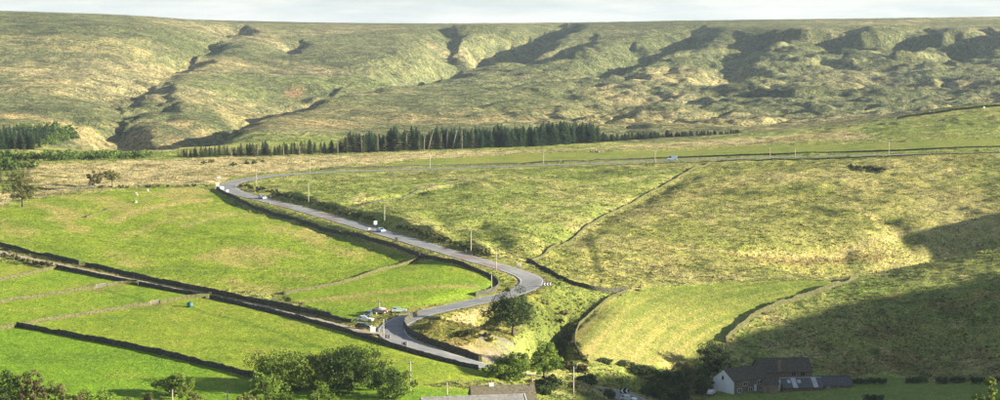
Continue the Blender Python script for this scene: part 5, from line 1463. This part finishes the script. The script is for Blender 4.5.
# rubble heap with a leaning post, in the strip field
p = on_ground(596, 152.5)
t_ = thing('rubble_heap', 'dark heap of timber with a leaning post in the far strip field', 'rubble', p)
for k in range(9):
    MB().box((rnd.uniform(-3.2, 3.2), rnd.uniform(-1, 1), rnd.uniform(0.1, 0.7)), (rnd.uniform(0.8, 1.9), rnd.uniform(0.5, 1.0), rnd.uniform(0.5, 1.3)), rnd.uniform(0, 3), 0.8).build('rubble_block', 'weathered_timber', t_)
MB().tube([(2.6, 0, 0.2), (5.0, 0, 3.4)], [0.16, 0.1], 6).build('leaning_post', 'weathered_timber', t_)
for px, py, w_, lb in [(542.5, 303.5, 2.4, 'low pale boulder on the mound beside the lone tree'), (764.5, 314, 3.0, 'pale stones beside the gap in the hay field wall'), (638, 291, 2.6, 'pale stones at the top corner of the hay field'), (547, 304, 1.6, 'small boulder next to the low pale boulder'), (462, 181.5, 2.0, 'heap of stones at the end of the tumbled wall')]:
    p = on_ground(px, py)
    rng = np.random.default_rng(int(px))
    bm_ = bmesh.new(); bmesh.ops.create_icosphere(bm_, subdivisions=2, radius=0.5)
    for v in bm_.verts:
        v.co *= 1 + rng.normal(0, 0.10); v.co.x *= w_; v.co.y *= w_ * 0.6; v.co.z *= 0.9
    me = bpy.data.meshes.new('boulder'); bm_.to_mesh(me); bm_.free(); me.materials.append(MATS['lichen_stone'])
    o = link('boulder', me); o.location = p + Vector((0, 0, 0.15)); tag(o, lb, 'boulder', 'field boulders')

# ------------------------------------------------------------------ sheep (one skinned body each)
def sheep_mesh():
    me = bpy.data.meshes.new('sheep')
    V = [(0, 0, 0.62), (0.32, 0, 0.64), (-0.34, 0, 0.62), (0.50, 0, 0.74), (0.64, 0, 0.80), (0.78, 0, 0.74)]
    E = [(0, 1), (0, 2), (1, 3), (3, 4), (4, 5)]
    Rd = [0.29, 0.27, 0.26, 0.15, 0.11, 0.065]
    for x, par in ((0.32, 1), (-0.34, 2)):
        for s_ in (-1, 1):
            k = len(V); V += [(x, s_ * 0.14, 0.40), (x + 0.02, s_ * 0.14, 0.20), (x, s_ * 0.14, 0.0)]
            E += [(par, k), (k, k + 1), (k + 1, k + 2)]; Rd += [0.085, 0.05, 0.045]
    me.from_pydata(V, E, [])
    o = bpy.data.objects.new('sheep_source', me); COL.objects.link(o)
    md = o.modifiers.new('skin', 'SKIN'); o.modifiers.new('sub', 'SUBSURF').levels = 1
    for k, sv in enumerate(me.skin_vertices[0].data): sv.radius = (Rd[k], Rd[k]); sv.use_root = (k == 0)
    dg = bpy.context.evaluated_depsgraph_get()
    out = bpy.data.meshes.new_from_object(o.evaluated_get(dg))
    bpy.data.objects.remove(o)
    out.materials.clear(); out.materials.append(MATS['wool'])
    return out
SHEEP = sheep_mesh()
EARS = MB().box((0.62, 0.13, 0.86), (0.06, 0.14, 0.05)).box((0.62, -0.13, 0.86), (0.06, 0.14, 0.05)).mesh('ears', 'wool_face')
FACE = MB().tube([(0.60, 0, 0.815), (0.70, 0, 0.785), (0.82, 0, 0.725)], [0.118, 0.1, 0.07], 8).mesh('face', 'wool_face', True)
for px, py, lb, g in [(136.5, 195.5, 'white sheep standing near the low ruined wall', 'sheep of the upper meadow'), (148, 191.5, 'white sheep near the top edge of the upper meadow', 'sheep of the upper meadow'), (136, 203, 'white sheep close against the low ruined wall', 'sheep of the upper meadow'),
                      (984, 108.5, 'white sheep on the grassy brow below the moor', None), (934, 113.5, 'white sheep beside the pale wall on the brow', None), (930, 112.8, 'pale sheep at the end of the brow wall', None)]:
    p = on_ground(px, py)
    t_ = link('sheep', SHEEP); t_.location = p; t_.rotation_euler = (0, 0, rnd.uniform(0, 6.28)); t_.scale = (1.25,) * 3
    tag(t_, lb, 'sheep', 'grazing sheep'); link('face', FACE, t_); link('ears', EARS, t_)

# ------------------------------------------------------------------ rough grass: tussocks too many to count
def tussocks(name, n, choose, size, seed, hgt=0.55):
    rng = np.random.default_rng(seed)
    i_ = rng.integers(0, nx.shape[0] - 1, n * 6); j_ = rng.integers(0, nx.shape[1] - 1, n * 6)
    ok = choose(i_, j_, rng) & (rD[i_, j_] > ROAD_W + 1.6) & (tD[i_, j_] > 2.3)
    ok &= (np.abs(np.degrees(np.arctan2(nx[i_, j_], ny[i_, j_]))) < 16.4)
    i_, j_ = i_[ok][:n], j_[ok][:n]
    n = len(i_)
    x = nx[i_, j_] + rng.uniform(-0.8, 0.8, n); y = ny[i_, j_] + rng.uniform(-0.8, 0.8, n)
    z = ground_z(x, y)
    blades = 5
    s = size * rng.lognormal(0, 0.32, n)
    V = np.zeros((n, blades, 3, 3)); T = np.zeros((n, blades, 3, 3))
    for b2 in range(blades):
        a = rng.uniform(0, 6.28, n); lean = rng.uniform(0.25, 0.8, n) * s
        wd = s * rng.uniform(0.5, 0.85, n)
        ca_, sa_ = np.cos(a), np.sin(a)
        V[:, b2, 0] = np.c_[x - sa_ * wd * 0.5, y + ca_ * wd * 0.5, z - 0.08]
        V[:, b2, 1] = np.c_[x + sa_ * wd * 0.5, y - ca_ * wd * 0.5, z - 0.08]
        V[:, b2, 2] = np.c_[x + ca_ * lean, y + sa_ * lean, z + s * hgt * rng.uniform(0.7, 1.3, n)]
    base = C[:, JS][i_, j_]
    k1 = rng.uniform(0.85, 1.6, n)[:, None]
    straw = rng.uniform(0, 1, n)[:, None] ** 3
    col = np.clip(base * k1 * (1 - straw * 0.5) + np.array([[0.30, 0.25, 0.10]]) * straw * 0.5, 0, 1)
    v = V.reshape(-1, 3); f = np.arange(len(v)).reshape(-1, 3)
    me = raw_mesh(name, v, f, 'tussock_grass')
    ca_ = me.attributes.new('cover', 'FLOAT_COLOR', 'POINT')
    cc = np.repeat(np.concatenate([col, np.ones((n, 1))], 1), blades * 3, 0)
    ca_.data.foreach_set('color', cc.ravel().astype(np.float32))
    o = link(name, me); o['kind'] = 'stuff'
    return o
m, t, b = nodes_of('tussock_grass')
at = node(t, 'ShaderNodeAttribute'); at.attribute_name = 'cover'
ns = node(t, 'ShaderNodeTexNoise', Scale=0.6, Detail=3.0)
hs = node(t, 'ShaderNodeHueSaturation')
mp = node(t, 'ShaderNodeMapRange'); mp.inputs['To Min'].default_value, mp.inputs['To Max'].default_value = 0.75, 1.25
t.links.new(ns.outputs['Fac'], mp.inputs['Value']); t.links.new(mp.outputs['Result'], hs.inputs['Value'])
t.links.new(at.outputs['Color'], hs.inputs['Color']); t.links.new(hs.outputs['Color'], b.inputs['Base Color'])
tr = node(t, 'ShaderNodeBsdfTranslucent'); t.links.new(hs.outputs['Color'], tr.inputs['Color'])
mx_ = node(t, 'ShaderNodeMixShader', Fac=0.5); t.links.new(b.outputs['BSDF'], mx_.inputs[1]); t.links.new(tr.outputs['BSDF'], mx_.inputs[2])
t.links.new(mx_.outputs['Shader'], t.nodes['Material Output'].inputs['Surface'])
RGH = A[:, JS]; NRR = np.hypot(nx, ny)
patch = fbm(nx, ny, 11, 3, 801)
tussocks('rough_grass', 70000, lambda i_, j_, g: (RGH[i_, j_] > 0.55) & (smooth[i_, j_] < 0.5) & (semi[i_, j_] < 0.5) & (NRR[i_, j_] > 360) & (NRR[i_, j_] < 1060) & (patch[i_, j_] + g.uniform(-0.5, 0.5, len(i_)) > -0.15), 0.70, 51, 0.42)
tussocks('meadow_grass', 9000, lambda i_, j_, g: (semi[i_, j_] > 0.5) & (patch[i_, j_] + g.uniform(-0.4, 0.4, len(i_)) > 0.05), 0.36, 52, 0.35)

# ------------------------------------------------------------------ haze: one closed box of thin pale air round the whole place
hz = MB().box((0, 3600, 25), (5200, 7600, 260)).build('haze', 'white_paint')
hm = bpy.data.materials.new('valley_haze'); hm.use_nodes = True
hn = hm.node_tree; hn.nodes.clear()
ho = hn.nodes.new('ShaderNodeOutputMaterial'); hv = hn.nodes.new('ShaderNodeVolumePrincipled')
hv.inputs['Color'].default_value = (0.72, 0.86, 1.0, 1)
hv.inputs['Density'].default_value = 0.00004
hv.inputs['Anisotropy'].default_value = 0.2
hn.links.new(hv.outputs['Volume'], ho.inputs['Volume'])
hz.data.materials[0] = hm
hz['kind'] = 'stuff'
